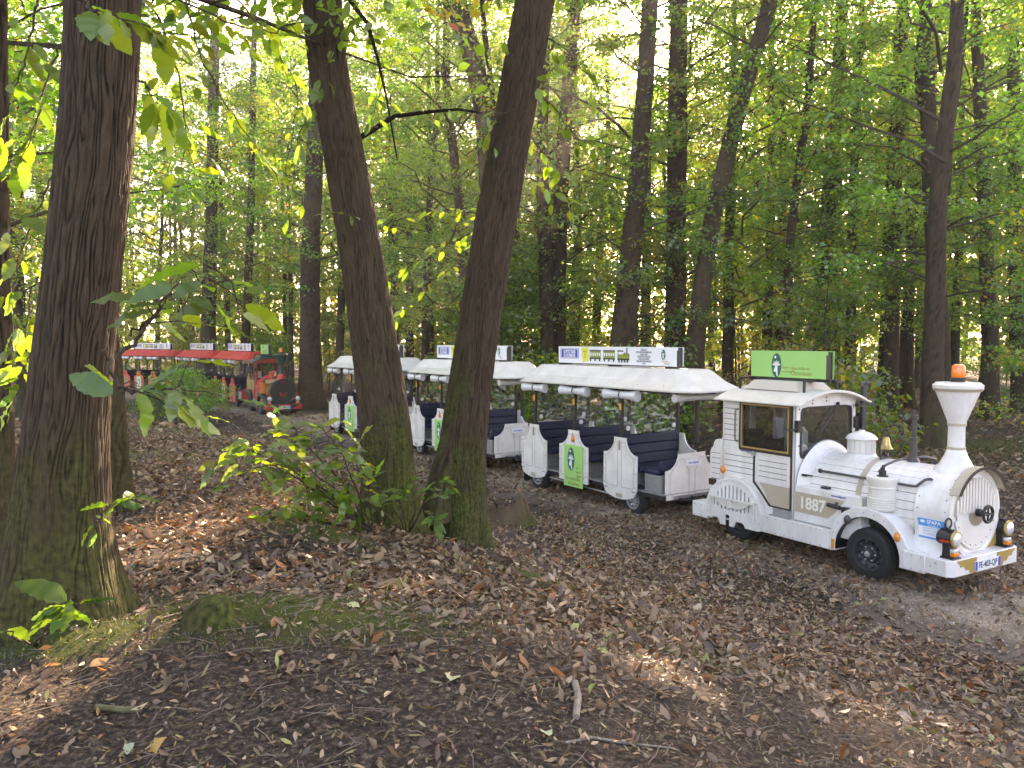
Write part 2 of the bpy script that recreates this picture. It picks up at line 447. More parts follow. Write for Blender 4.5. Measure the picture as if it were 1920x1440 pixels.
def banner(parent, x0, x1, z0, z1, green_face=False, near=True):
    """roof sign box with printed face on both long sides"""
    y = .07
    L = x1 - x0; H = z1 - z0; xc = (x0 + x1) / 2
    b = MB().box(x0, x1, -y, y, z0, z1).build('sign_board', BLACK, parent, .004)
    for M0, s in ((T(xc, -y - .003, (z0 + z1) / 2) @ SIDE_NEAR, 1), (T(xc, y + .003, (z0 + z1) / 2) @ SIDE_FAR, 1)):
        plate('printed_face', [(-L / 2 - .02, -H / 2 + .01), (L / 2 + .0, -H / 2 + .01), (L / 2, H / 2 - .05), (L / 2 + .03, H / 2 - .05), (L / 2 + .03, H / 2 + .008), (-L / 2 - .03, H / 2 + .008)], [], .004, M0 @ T(0, 0, .004), GREENP if green_face else PAPER, b)
        Mf = M0 @ T(0, 0, .0055)
        if green_face:
            emblem(Mf @ T(-.15 * L, -.01, 0), .19, .37, b)
            words('lettering', 'Parc', .07, Mf @ T(-.07 * L, -.045, 0), BROWNINK, b)
            words('lettering', 'naturel régional', .035, Mf @ T(-.07 * L, -.10, 0), BROWNINK, b)
            words('lettering', 'Haute Vallée de', .06, Mf @ T(.045 * L, -.05, 0), BROWNINK, b, sx=.9)
            words('lettering', 'Chevreuse', .105, Mf @ T(.045 * L, -.125, 0), BROWNINK, b, sx=.86)
            continue
        X = lambda t: -L / 2 + t * L
        Z = lambda t: H / 2 - t * H
        plate('blue_panel', rrect(X(.012), X(.192), Z(.70), Z(.09), .015), [], .002, Mf @ T(0, 0, .002), BLUEP, b)
        plate('blue_panel_border', rrect(X(.017), X(.187), Z(.675), Z(.115), .012), [rrect(X(.022), X(.182), Z(.64), Z(.15), .01)], .002, Mf @ T(0, 0, .003), WHITEINK, b)
        words('lettering', 'LES PETITS TRAINS', .098, Mf @ T(X(.102), Z(.30), .003), WHITEINK, b, .0022, 'CENTER', .50)
        words('lettering', 'DU PATRIMOINE', .098, Mf @ T(X(.102), Z(.53), .003), WHITEINK, b, .0022, 'CENTER', .54)
        plate('yellow_card', [(X(.216), Z(.06)), (X(.282), Z(.0)), (X(.287), Z(.82)), (X(.232), Z(.90))], [], .002, Mf @ T(0, 0, .002), YELP, b)
        for k, t_ in enumerate(('DÉPART', 'ICI', '2 €')):
            words('lettering', t_, .05, Mf @ T(X(.252), Z(.28 + .17 * k), .003), BROWNINK, b, .0008, 'CENTER', .8)
        # the little printed train: two coaches and an engine
        d = MB(); o_ = MB(); wh = MB()
        def q(mb, a, c, e, g, lift): 
            n = len(mb.v); mb.v += [tuple(Mf @ Vector((x, z, lift))) for x, z in ((X(a), Z(e)), (X(c), Z(e)), (X(c), Z(g)), (X(a), Z(g)))]; mb.f.append((n, n + 1, n + 2, n + 3))
        def disc(mb, cx, cz, r, lift):
            n = len(mb.v); mb.v += [tuple(Mf @ Vector((X(cx) + r * math.cos(i * math.pi / 6), Z(cz) + r * math.sin(i * math.pi / 6), lift))) for i in range(12)]; mb.f.append(tuple(range(n, n + 12)))
        for a in (.295, .418):
            q(d, a, a + .104, .24, .17, .004); q(o_, a + .003, a + .101, .62, .24, .003); q(d, a, a + .104, .70, .62, .004)
            for k in range(5): q(wh, a + .009 + .019 * k, a + .020 + .019 * k, .50, .33, .004)
            for k in range(3): disc(d, a + .012 + .04 * k, .76, .024, .005)
        q(d, .542, .592, .24, .17, .004); q(d, .546, .55, .42, .24, .004); q(o_, .543, .642, .62, .40, .003); q(o_, .588, .642, .44, .34, .003); q(d, .617, .626, .34, .04, .004); q(d, .602, .608, .36, .28, .004); q(d, .543, .642, .72, .62, .004)
        for cx in (.556, .580, .603, .626): disc(d, cx, .78, .026, .005)
        for mb, nm, mm in ((d, 'printed_train_dark', INK), (o_, 'printed_train_olive', OLIVE), (wh, 'printed_train_windows', WHITEINK)):
            me = bpy.data.meshes.new(nm); me.from_pydata(mb.v, [], mb.f); me.materials.append(mm); link(nm, me, b)
        for k, t_ in enumerate(('DÉPART DE', 'SAINT-JEAN-DE-BEAUREGARD', 'DANS LA VILLE', 'DE NOS PETITS VILLAGES', 'VOUS ET LES TRAINS', 'SAINT-JEAN DE BEAUREGARD', '14H30')):
            words('lettering', t_, .042, Mf @ T(X(.757), Z(.13 + .123 * k), .003), GREYINK, b, .001, 'CENTER', .74)
        emblem(Mf @ T(X(.905), Z(.37), .002), .105, .19, b)
        words('lettering', 'Parc naturel', .03, Mf @ T(X(.895), Z(.72), .003), REDINK, b, .0005)
        words('lettering', 'Chevreuse', .034, Mf @ T(X(.91), Z(.83), .003), REDINK, b, .0005)
    return b

def wheel(parent, x, y, r, wdt, rimr, side, rimmat, bolts=True):
    w_ = thing('wheel', (x, y, r)); w_.parent = parent
    h = wdt / 2
    MB().lathe([(rimr, -h + .01), (r * .90, -h), (r * .975, -h + .02), (r, -h + .045), (r * .985, -h * .45), (r, -h * .4), (r, h * .4), (r * .985, h * .45), (r, h - .045), (r * .975, h - .02), (r * .90, h), (rimr, h - .01), (rimr * .985, 0), (rimr, -h + .01)], axis='y', n=36, caps=False).build('tyre', RUBBER, w_, ang=50)
    s = -1 if side < 0 else 1
    prof = [(rimr + .012, s * (h - .004)), (rimr * .97, s * (h - .006)), (rimr * .90, s * (h - .05)), (rimr * .62, s * (h - .075)), (rimr * .55, s * (h - .045)), (rimr * .34, s * (h - .04)), (rimr * .30, s * (h - .01)), (rimr * .17, s * (h - .002)), (.001, s * (h - .001))]
    rm = MB().lathe(prof, axis='y', n=28, caps=False)
    rm.lathe([(rimr * .99, -s * (h - .02)), (.001, -s * (h - .03))], axis='y', n=20, caps=False)
    rm.build('rim', rimmat, w_, ang=30)
    MB().lathe([(rimr * .20, s * (h - .012)), (rimr * .19, s * (h + .006)), (rimr * .12, s * (h + .012)), (.001, s * (h + .013))], axis='y', n=14, caps=False).build('hub_cap', STEEL, w_)
    mb = MB()
    for k in range(6):
        a = k * math.pi / 3
        mb.ball((rimr * .45 * math.cos(a), s * (h - .035), rimr * .45 * math.sin(a)), .014, 6, 4)
    if bolts: tag(mb.build('wheel_nuts', STEEL, w_), kind='stuff')
    mb = MB()
    for k in range(10):
        a = k * math.pi / 5
        ca, sa = math.cos(a), math.sin(a)
        y_ = s * (h - .052); r0, r1 = rimr * .66, rimr * .86; dw = rimr * .11
        mb.tube([((r0 + .01) * ca, y_, (r0 + .01) * sa), (r1 * ca, y_ + s * .012, r1 * sa)], dw, 6)
    tag(mb.build('rim_hole_shade', mat('black_paint', (.012, .012, .012), .4), w_), kind='stuff')  # solid black plugs on the rim, painted shade in place of open holes
    return w_

def boards(parent, x0, x1, z0, z1, pitch, y, m, line, side=-1, gap=.010):
    """tongue-and-groove boards standing proud of a dark joint sheet"""
    n = int(round((z1 - z0) / pitch)); p = (z1 - z0) / n
    ya, yb = (y - .002, y) if side < 0 else (y, y + .002)
    MB().box(x0 + .004, x1 - .004, ya, yb, z0 + .004, z1 - .004).build('joint_sheet', line, parent)
    ys = (y - .008, y - .0025) if side < 0 else (y + .0025, y + .008)
    me = MB().box(x0, x1, ys[0], ys[1], gap / 2, p - gap / 2).mesh('plank'); me.materials.append(m)
    for k in range(n):
        o = link('plank', me, parent); o.location = (0, 0, z0 + k * p)

def build_loco(loc, rz, P, label, plate_txt, white):
    L = thing('road_train_engine', loc, rz, label, 'road train')
    # chassis and wheels
    MB().box(-1.15, 2.60, -.42, .42, .30, .46).box(-.75, .2, -.60, .60, .36, .44).box(1.45, 2.4, -.52, .52, .40, .50).build('chassis', BLACK, L, .01)
    for s in (-1, 1):
        wheel(L, 1.87, s * .63, .335, .21, .205, s, P['rim']); wheel(L, -.47, s * .53, .335, .21, .205, s, P['rim'])
        MB().tube([(1.87, 0, .33), (1.87, s * .58, .33)], .05, 8).build('axle', BLACK, L); MB().tube([(-.47, 0, .33), (-.47, s * .5, .33)], .05, 8).build('axle', BLACK, L)
    # rear step
    MB().box(-1.36, -1.02, -.75, .75, .25, .49).build('rear_step', P['fender'], L, .012)
    MB().box(-1.62, -1.36, -.04, .04, .30, .36).box(-1.68, -1.60, -.06, .06, .28, .38).build('hitch', BLACK, L, .01)
    # lower body pan
    MB().box(-1.06, 1.72, -.648, .648, .44, .66).build('body_pan', P['body'], L, .01)
    for s, M0, xs in ((-1, SIDE_NEAR, 1), (1, SIDE_FAR, -1)):
        def PL(name, outer, holes, thick, off, m, bevel=0.0, parent=L):
            o2 = [(xs * a, b) for a, b in outer]; h2 = [[(xs * a, b) for a, b in h] for h in holes]
            return plate(name, o2, h2, thick, T(0, s * off, 0) @ M0, m, parent, bevel)
        # wheel cover with upright slots
        cx, cz, R = -.47, .40, .575
        low = [(cx + R, .27), (cx + .50, .25), (cx + .26, .25), (cx + .20, .33), (cx + .07, .33), (cx + .02, .22), (cx - .07, .22), (cx - .07, .38), (cx - .115, .40), (cx - .16, .38), (cx - .16, .22), (cx - .26, .22), (cx - .32, .32), (cx - .42, .32), (cx - .46, .28), (cx - .50, .30), (cx - R, .28)]
        slots = []
        for k in range(11):
            x = cx - .40 + .08 * k
            zt = cz + math.sqrt(max(.0, (R - .10) ** 2 - (x - cx) ** 2)) - .01
            zb = .50 if k in (0, 1, 9, 10) else .47
            if zt - zb > .05: slots.append(rrect(x - .013, x + .013, zb, zt, .012, 2))
        wc = PL('wheel_cover', arc(cx, cz, R, 0, 180, 22) + low[::-1], slots, .028, .75, P['fender'], .004)
        PL('slot_shade_sheet', arc(cx, cz, R - .03, 0, 180, 18), [], .004, .700, mat('black_paint', (.012, .012, .012), .4))  # black sheet put behind the slots to stand in for their shade
        PL('wheel_cover_rim', arc(cx, cz, R + .012, -8, 188, 26), [arc(cx, cz, R - .030, -8, 188, 26)], .10, .755, P['fender'], .006)
        # fold-down half-round basket on the cover
        yy = s * .775
        mbx = MB().box(cx - .43, cx + .43, min(yy, yy + s * .05), max(yy, yy + s * .05), .645, .668).box(cx - .03, cx + .03, min(yy, yy + s * .055), max(yy, yy + s * .055), .53, .64)
        for xx in (-.46, .44): mbx.tube([(cx + xx, yy, .70), (cx + xx, yy, .36)], .012, 6)
        mbx.build('guard_bar', P['cream'], wc)
        PL('guard_panel', [(cx - .38, .64), (cx - .30, .58), (cx - .18, .53), (cx, .515), (cx + .18, .53), (cx + .30, .58), (cx + .38, .64)], [], .012, .785, P['cream'], parent=wc)
        # running board
        MB().box(.105, 1.328, min(s * .62, s * .748), max(s * .62, s * .748), .27, .54).build('running_board', P['fender'], L, .008)
        MB().box(.22, .60, min(s * .645, s * .745), max(s * .645, s * .745), .541, .549).box(.24, .585, s * .655 - .004, s * .655 + .004, .55, .655).build('step_tread', STEEL, L)
        MB().tube([(.65, s * .700, .552), (1.27, s * .700, .552)], .012, 6).build('step_rail', STEEL, L)
        # front fender: one block with a round arch cut out
        ax, az = 1.86, .34
        prof = [(1.33, .275)] + arc(ax, az, .475, 187, -8, 22) + [(2.66, .275), (2.66, .52), (2.45, .54)] + arc(ax, az, .60, 24, 146, 16) + [(1.33, .60)]
        fd = PL('front_fender', prof, [], .33, .75, P['fender'], .008)
        MB().lathe([(.470, min(s * .742, s * .46)), (.470, max(s * .742, s * .46))], (ax, 0, az), 'y', 24, math.radians(-5), math.radians(185)).build('wheel_arch_liner', BLACK, fd)
        PL('wheel_arch_backing', arc(ax, az, .468, -6, 186, 22), [], .004, .47, BLACK, parent=fd)
        MB().box(2.38, 2.672, min(s * .57, s * .762), max(s * .57, s * .762), .283, .512).build('fender_box', P['fender'], fd, .010)
        # side box carrying the year
        MB().box(.632, 1.70, min(s * .40, s * .650), max(s * .40, s * .650), .545, 1.045).build('side_box', P['body'], L, .012)
        PL('side_box_end', [(1.54, .92), (1.72, .92), (1.72, 1.03), (1.54, 1.03)], [], .02, .655, P['cream'])
        yp = PL('year_panel', [(.64, .665), (1.19, .665), (1.30, .76), (1.46, .955), (.64, .955)], [], .005, .655, P['tan'], .001)
        Mn = T(0, s * .656, 0) @ M0
        words('year_number', '1887', .235, Mn @ T(.93 if xs > 0 else -.93, .805, .001), CREAMINK if white else yel, yp, .006, 'CENTER', .95)
        words('web_lettering', 'www.sfapa.fr', .045, Mn @ T(1.36 if xs > 0 else -1.36, .995, .001), BLUEINK, L, .001, 'CENTER')
        mb = MB().tube([(1.22, s * .70, .87), (1.42, s * .70, .855)], .028, 10).tube([(1.40, s * .69, .86), (1.52, s * .69, .85)], .018, 8).box(1.46, 1.55, min(s * .655, s * .73), max(s * .655, s * .73), .79, .88).tube([(1.34, s * .68, .88), (1.34, s * .655, .91)], .02, 6)
        mb.build('side_handle', BLACK, L, .004)
        MB().ball((1.58, s * .752, .735), .05, 10, 6, 1.3).build('fuel_cap', mat('dark_grey_plastic', (.05, .05, .055), .4), L)
        MB().box(1.0, 1.13, min(s * .50, s * .58), max(s * .50, s * .58), 1.046, 1.075).build('latch', BLACK, L, .008)
        # rivets
        mb = MB()
        for k in range(8): mb.ball((.22 + .155 * k, s * .749, .505), .0075, 6, 4); mb.ball((.22 + .155 * k, s * .749, .30), .0075, 6, 4)
        for k in range(10):
            a = math.radians(15 + 16 * k); mb.ball((ax + .535 * math.cos(a), s * .751, az + .535 * math.sin(a)), .0075, 6, 4)
        for k in range(13):
            a = math.radians(-2 + 15.3 * k); mb.ball((cx + .535 * math.cos(a), s * .752, cz + .535 * math.sin(a)), .007, 6, 4)
        for (a, b) in ((-1.3, .45), (-1.15, .45), (-1.3, .28), (-1.15, .28), (2.5, .47), (2.62, .47), (2.5, .31), (2.62, .31)): mb.ball((a, s * (.751 if a < 2 else .763), b), .008, 6, 4)
        tag(mb.build('rivets', mat('rivet_grey', (.16, .15, .16), .5), L), kind='stuff')
        # side markers
        MB().ball((2.30, s * .752, .655), .042, 10, 6, 1.5).build('side_marker_lamp', AMBER, L)
        MB().box(1.335, 1.38, min(s * .751, s * .757), max(s * .750, s * .757), .30, .43).build('side_reflector', mat('orange_reflector', (.80, .32, .02), .4), L)
        MB().ball((-.77, s * .658, 1.075), .048, 10, 6, 1.35).build('side_marker_lamp', AMBER, L)
        MB().box(-1.05, -.92, min(s * .650, s * .70), max(s * .650, s * .70), .80, .90).build('side_socket', mat('dark_brown_frame', (.035, .022, .016)), L, .006)
        # cab side with a real window opening
        outer = [(-1.07, .55), (.63, .55), (.63, 2.225), (-.80, 2.225), (-.80, 1.60), (-.82, 1.555), (-.90, 1.545), (-.95, 1.53), (-.985, 1.49), (-1.0, 1.43), (-1.055, 1.36), (-1.07, 1.31)]
        cs = PL('cab_side', outer, [[(-.40, 1.475), (.52, 1.475), (.52, 2.16), (-.40, 2.16)]], .04, .65, P['body'], .004)
        lo, hi = (s * .65, 1)
        boards(cs, -1.035, -.845, .66, 1.40, .083, s * .650, P['plank'], P['line'], s)
        boards(cs, -.755, -.155, .98, 1.42, .083, s * .650, P['plank'], P['line'], s)
        boards(cs, -.775, -.50, 1.47, 2.14, .083, s * .650, P['plank'], P['line'], s)
        PL('window_frame', rrect(-.44, .56, 1.435, 2.20, .02, 2), [[(-.385, 1.49), (.505, 1.49), (.505, 2.145), (-.385, 2.145)]], .022, .672, P['frame'], .003, cs)
        PL('window_trim', [(-.40, 1.475), (.52, 1.475), (.52, 2.16), (-.40, 2.16)], [[(-.375, 1.50), (.495, 1.50), (.495, 2.135), (-.375, 2.135)]], .006, .677, P['gold'] if white else yel, .001, cs)
        PL('window_pane', [(-.395, 1.48), (.515, 1.48), (.515, 2.155), (-.395, 2.155)], [], .004, .640, WGLASS, 0, cs)
        # door leaf, its dark seal and boards
        dr = PL('door', [(-.115, .98), (.535, .98), (.535, 1.43), (-.115, 1.43)], [], .006, .6565, P['body'], .001)
        PL('door_base', [(.195, .672), (.535, .672), (.535, .978), (-.035, .978), (.04, .90)], [], .006, .6565, P['tan'], .001, dr)
        boards(dr, -.05, .48, 1.0, 1.40, .083, s * .6568, P['plank'], P['line'], s)
        PL('door_seal', [(-.155, 1.435), (-.155, .965), (-.08, .90), (.02, .80), (.165, .652), (.575, .652), (.575, 2.20), (.545, 2.20), (.545, .672), (.190, .672), (.05, .82), (-.05, .92), (-.125, .985), (-.125, 1.435)], [], .012, .664, P['frame'], .002, dr)
        MB().tube([(-.245, s * .69, 1.405), (-.12, s * .69, 1.405)], .010, 6).box(-.155, -.105, min(s * .66, s * .70), max(s * .66, s * .70), 1.375, 1.44).build('door_handle', STEEL, dr)
        MB().tube([(-.47, s * .655, 2.06), (-.485, s * .70, 2.05), (-.485, s * .71, 2.0), (-.485, s * .71, 1.62), (-.485, s * .70, 1.57), (-.47, s * .655, 1.56)], .013, 8).build('grab_rail', mat('grab_rail_grey', (.20, .18, .16), .4, metal=.4), L)
        words('web_lettering', 'www.sfapa.fr', .042, T(0, s * .6585, 0) @ M0 @ T(-.30 * xs, 1.425, .001), BLUEINK, L, .001, 'CENTER')
        # mirror
        mr_ = MB().box(.50, .585, min(s * .84, s * 1.0), max(s * .84, s * 1.0), 1.72, 2.02).build('mirror', mat('dark_grey_plastic', (.05, .05, .055), .4), L, .025)
        MB().tube([(.655, s * .63, 1.86), (.66, s * .74, 1.84), (.56, s * .90, 1.84)], .012, 6).box(.62, .68, min(s * .60, s * .68), max(s * .60, s * .68), 1.80, 1.97).build('mirror_arm', BLACK, mr_)
    # cab front, back, roof
    def topline(y): return 2.225 + .135 * (1 - (y / .66) ** 2)
    arch_top = [(.65 - .13 * k, topline(.65 - .13 * k)) for k in range(11)]
    wtop = [(.56, 2.08), (.53, 2.13)] + [(.4 - .2 * k, 2.15) for k in range(5)] + [(-.53, 2.13), (-.56, 2.08)]
    warc = [(-.57, 1.50), (-.55, 1.44), (-.50, 1.415), (-.44, 1.43)] + [(.56 * math.cos(math.radians(a)) , 1.10 + .56 * math.sin(math.radians(a))) for a in range(140, 39, -10)] + [(.44, 1.43), (.50, 1.415), (.55, 1.44), (.57, 1.50)]
    ws = wtop + warc
    cf = plate('cab_front', [(-.65, .55), (.65, .55)] + arch_top, [ws], .04, T(.634, 0, 0) @ FRONT, P['body'], L, .004)
    wso = [(y * .955, 1.80 + (z - 1.80) * .94) for y, z in ws]
    plate('windscreen_seal', [(y * 1.02, 1.80 + (z - 1.80) * 1.025) for y, z in ws], [wso], .018, T(.642, 0, 0) @ FRONT, P['frame'] if not white else BLACK, cf, .004)
    plate('windscreen', ws, [], .004, T(.618, 0, 0) @ FRONT, WGLASS, cf)
    MB().box(.603, .606, -.53, -.37, 1.52, 1.80).build('windscreen_notice', PAPER, cf)
    MB().tube([(.665, .20, 2.17), (.668, -.16, 1.80)], .010, 6).tube([(.672, .02, 1.98), (.672, -.28, 1.66)], .009, 5).ball((.66, .21, 2.18), .03, 8, 5).build('wiper', BLACK, cf)
    mb = MB()
    for (y, z) in ((-.32, 2.25), (-.32, 2.20), (-.02, 2.28), (-.02, 2.23), (-.60, 2.13), (-.60, 1.6), (.60, 2.13), (.60, 1.6), (-.45, 1.15), (-.38, 1.15)): mb.ball((.636, y, z), .012, 6, 4)
    tag(mb.build('bolts', BLACK, cf), kind='stuff')
    plate('cab_back', [(-.65, .55), (.65, .55)] + arch_top, [rrect(-.50, -.06, 1.46, 2.08, .06), rrect(.06, .50, 1.46, 2.08, .06)], .03, T(-.77, 0, 0) @ FRONT, P['body'], L, .003)
    MB().box(-1.05, -.80, -.64, .64, .66, 1.30).build('cab_locker', P['body'], L, .02)
    rp = [( .80, 2.205), (.72, 2.225)] + [(.64 - .128 * k, topline(.64 - .128 * k) + .035) for k in range(11)] + [(-.72, 2.225), (-.80, 2.205), (-.80, 2.18), (-.72, 2.195)] + [(-.64 + .128 * k, topline(-.64 + .128 * k) - .004) for k in range(11)] + [(.72, 2.195), (.80, 2.18)]
    rf = MB().prism(rp, -.86, .80, 'x').build('roof', P['roof'], L, .006)
    MB().box(-.62, .42, -.40, .40, 2.36, 2.50, .10, .12).build('roof_vent', P['roofbox'], rf, .01)
    mb = MB()
    for x in (-.74, .50):
        for y in (-.36, .36): mb.box(x, x + .03, y - .015, y + .015, 2.34, 2.53)
        mb.box(x, x + .03, -.36, .36, 2.505, 2.53)
    mb.box(-.80, .74, -.075, -.045, 2.50, 2.53).box(-.80, .74, .045, .075, 2.50, 2.53)
    tag(mb.build('sign_rack', BLACK, rf), kind='stuff')
    banner(L, -.74, .66, 2.535, 2.945, True)
    # cab interior
    MB().box(-.75, .60, -.60, .60, .60, .70).box(.20, .60, -.58, .58, .70, 1.36).box(-.70, -.3, -.50, .50, .70, 1.02).build('cab_interior', DARKINT, L, .02)
    MB().box(-.62, -.50, -.45, -.02, 1.0, 1.72).box(-.62, -.50, .05, .45, 1.0, 1.60).build('driver_seat', mat('seat_black', (.018, .018, .02), .8), L, .05)
    MB().torus((.28, -.25, 1.50), .17, .016, 'x', 20, 6).tube([(.28, -.25, 1.50), (.45, -.25, 1.30)], .02, 6).tube([(.28, -.40, 1.5), (.28, -.10, 1.5)], .012, 5).build('steering_wheel', BLACK, L)
    # upright exhaust on the far corner
    MB().tube([(.70, .74, 1.0), (.70, .74, 2.42), (.70, .80, 2.46)], .045, 10).box(.66, .72, .60, .72, 2.12, 2.17).box(.66, .72, .60, .72, 1.7, 1.75).build('exhaust_pipe', BLACK, L)
    # boiler: boards laid round a dark barrel
    AZ = .98
    MB().lathe([(.505, .66), (.505, 2.40)], (0, 0, AZ), 'x', 48).build('boiler_core', P['line'], L)
    n = 21; a_start, a_end = math.radians(-38), math.radians(218); da = (a_end - a_start) / n
    pm = MB()
    k_ = 4; g = da * .035
    pv = []
    for r_ in (.508, .520):
        for x_ in (.668, 2.385):
            for i in range(k_ + 1):
                a = -da / 2 + g + (da - 2 * g) * i / k_
                pv.append((x_, r_ * math.cos(a), r_ * math.sin(a)))
    K = k_ + 1; fs = []
    for i in range(k_):
        fs.append((2 * K + i, 2 * K + i + 1, 3 * K + i + 1, 3 * K + i))
    fs += [(0, 2 * K, 3 * K, K), (k_, K + k_, 3 * K + k_, 2 * K + k_)] + [(i, i + 1, 2 * K + i + 1, 2 * K + i) for i in range(k_)] + [(K + i, K + i + 1, 3 * K + i + 1, 3 * K + i) for i in range(k_)]
    pm.add(pv, fs); bmesh_ = pm.mesh('plank'); bmesh_.materials.append(P['plank']); shade(bmesh_, 40)
    bl = thing('boiler', (0, 0, AZ)); bl.parent = L
    for i in range(n):
        o = link('plank', bmesh_, bl); o.rotation_euler = (a_start + da * (i + .5), 0, 0)
    MB().lathe([(.66, .655), (.645, .665), (.585, .70), (.55, .745), (.535, .79), (.522, .79)], (0, 0, AZ), 'x', 40, math.radians(-5), math.radians(185)).build('boiler_flange', P['body'], L)
    MB().lathe([(.521, 1.52), (.526, 1.52), (.526, 1.60), (.521, 1.60)], (0, 0, AZ), 'x', 40, math.radians(-30), math.radians(210)).build('boiler_band', P['tan'], L)
    # smokebox wrapper flaring down to the buffer beam
    half = [(-.70, .50), (-.66, .52), (-.56, .60), (-.505, .70), (-.50, .76), (-.535, .92)]
    up = [(.540 * math.cos(math.radians(a)), AZ + .540 * math.sin(math.radians(a))) for a in range(180, -1, -9)]
    prof = half + up + [(-y, z) for y, z in half[::-1]]
    MB().prism(prof, 2.37, 2.80, 'x').build('smokebox', P['wing'], L, .008)
    ff = MB().lathe([(.545, 2.80), (.545, 2.835), (.50, 2.845), (.475, 2.835), (.47, 2.825), (.001, 2.825)], (0, 0, AZ), 'x', 56).build('smokebox_front', P['face'], L, ang=25)
    plate('front_grille', [(.44, AZ)] + arc(0, AZ, .44, 0, 180, 24) , [], .006, T(2.832, 0, 0) @ FRONT, P['slot'], ff)
    for k in range(13):
        y = -.39 + .065 * k
        zt = AZ + math.sqrt(.435 ** 2 - y * y) - .005
        MB().box(2.833, 2.850, y - .021, y + .021, AZ + .0, zt).build('slat', P['slat'], ff, .003)
    plate('front_plate', [(.44, AZ + .02), (.40, AZ + .02), (.40, AZ - .06), (.44, AZ - .06)] + arc(0, AZ, .445, -8, -172, 26) + [(-.44, AZ - .06), (-.40, AZ - .06), (-.40, AZ + .02), (-.44, AZ + .02), (-.38, AZ + .03), (.38, AZ + .03)], [], .010, T(2.850, 0, 0) @ FRONT, P['face'], ff, .002)
    plate('hub_plate', [(.165, AZ + .02)] + arc(0, AZ + .01, .17, 0, -180, 18), [], .006, T(2.858, 0, 0) @ FRONT, P['hub'], ff)
    mb = MB()
    for k in range(9): a = math.radians(-160 + 17.5 * k); mb.ball((2.852, .40 * math.cos(a), AZ + .40 * math.sin(a)), .008, 6, 4)
    for k in range(14): a = math.radians(-10 + 15.4 * k); mb.ball((2.42, .541 * math.cos(a), AZ + .541 * math.sin(a)), .008, 6, 4); mb.ball((2.77, .541 * math.cos(a), AZ + .541 * math.sin(a)), .008, 6, 4)
    tag(mb.build('rivets', mat('rivet_grey', (.16, .15, .16), .5), ff), kind='stuff')
    MB().torus((2.99, 0, AZ + .01), .10, .019, 'x', 24, 8).lathe([(.045, 2.855), (.05, 2.90), (.03, 2.93), (.025, 3.0), (.001, 3.005)], (0, 0, AZ + .01), 'x', 14).tube([(2.99, 0, AZ - .085), (2.99, 0, AZ + .105)], .013, 6).tube([(2.99, -.095, AZ + .01), (2.99, .095, AZ + .01)], .013, 6).build('handwheel', BLACK, ff)
    MB().lathe([(.548, 2.79), (.575, 2.80), (.575, 2.93), (.560, 2.93), (.555, 2.80)], (0, 0, AZ), 'x', 30, math.radians(28), math.radians(152)).build('front_visor', P['tan'] if white else P['line'], ff)
    MB().lathe([(.553, 2.925), (.582, 2.925), (.582, 2.945), (.553, 2.945)], (0, 0, AZ), 'x', 30, math.radians(28), math.radians(152)).build('visor_edge', P['frame'], ff)
    plate('front_apron', [(-.62, .47), (.62, .47), (.60, .62), (.40, .80), (-.40, .80), (-.60, .62)], [], .02, T(2.815, 0, 0) @ FRONT, P['gold'] if white else P['line'], L)
    # buffer beam and plate
    MB().prism([(2.665, -.75), (2.93, -.75), (2.99, -.68), (2.99, .68), (2.93, .75), (2.665, .75)], .30, .500, 'z').build('buffer_beam', P['bumper'], L, .008)
    for s in (-1, 1):
        plate('beam_stripe', [(s * y, z) for y, z in ((.22, .493), (.64, .493), (.56, .44), (.56, .41), (.48, .41), (.44, .36), (.38, .36), (.34, .308), (.22, .308))], [], .004, T(2.995, 0, 0) @ FRONT, P['bumper2'], L)
    np_ = plate('number_plate', rrect(-.275, .275, .325, .445, .01), [], .010, T(3.008, 0, 0) @ FRONT, mat('plate_white', (.70, .72, .76), .3), L, .002)
    for s in (-1, 1): MB().box(3.008, 3.0095, s * .248 - .024, s * .248 + .024, .33, .44).build('plate_band', BLUEP, np_)
    words('plate_number', plate_txt, .105, T(3.0085, 0, .385) @ FRONT, INK, np_, .0025, 'CENTER', .86)
    if white:
        mb = MB()
        for (x, z) in ((2.74, .40), (2.80, .45)): mb.ball((x, -.752, z), .012, 8, 4)
        tag(mb.build('bolts', STEEL, L), kind='stuff')
    # headlamps
    for s in (-1, 1):
        y = s * .575
        hl = thing('headlamp', (2.86, y, .50)); hl.parent = L
        lm = BLACK if white else red
        MB().box(-.11, .10, -.085, .085, 0, .022).box(-.055, .035, -.055, .055, .02, .17).lathe([(.001, -.12), (.085, -.12), (.088, .07)], (0, 0, .24), 'x', 22).box(-.10, .04, -.03, .03, .32, .35).build('lamp_body', lm, hl, .005)
        MB().torus((-.02, 0, .41), .062, .012, 'x', 18, 6).build('lamp_loop', lm, hl)
        MB().lathe([(.090, .062), (.098, .07), (.098, .092), (.080, .095)], (0, 0, .24), 'x', 26).build('lamp_ring', BRASSY if white else STEEL, hl)
        MB().lathe([(.082, .088), (.072, .105), (.04, .122), (.001, .128)], (0, 0, .24), 'x', 22).build('lamp_lens', LENS, hl)
        MB().box(.036, .095, -.05, .05, .03, .075).build('indicator', AMBER, hl, .006)
        MB().box(.036, .090, -.05, .05, .079, .115).build('side_light', LENS, hl, .006)
        MB().box(-.07, .05, s * .086 - .004, s * .086 + .004, .20, .225).build('marker_strip', REDLENS, hl)
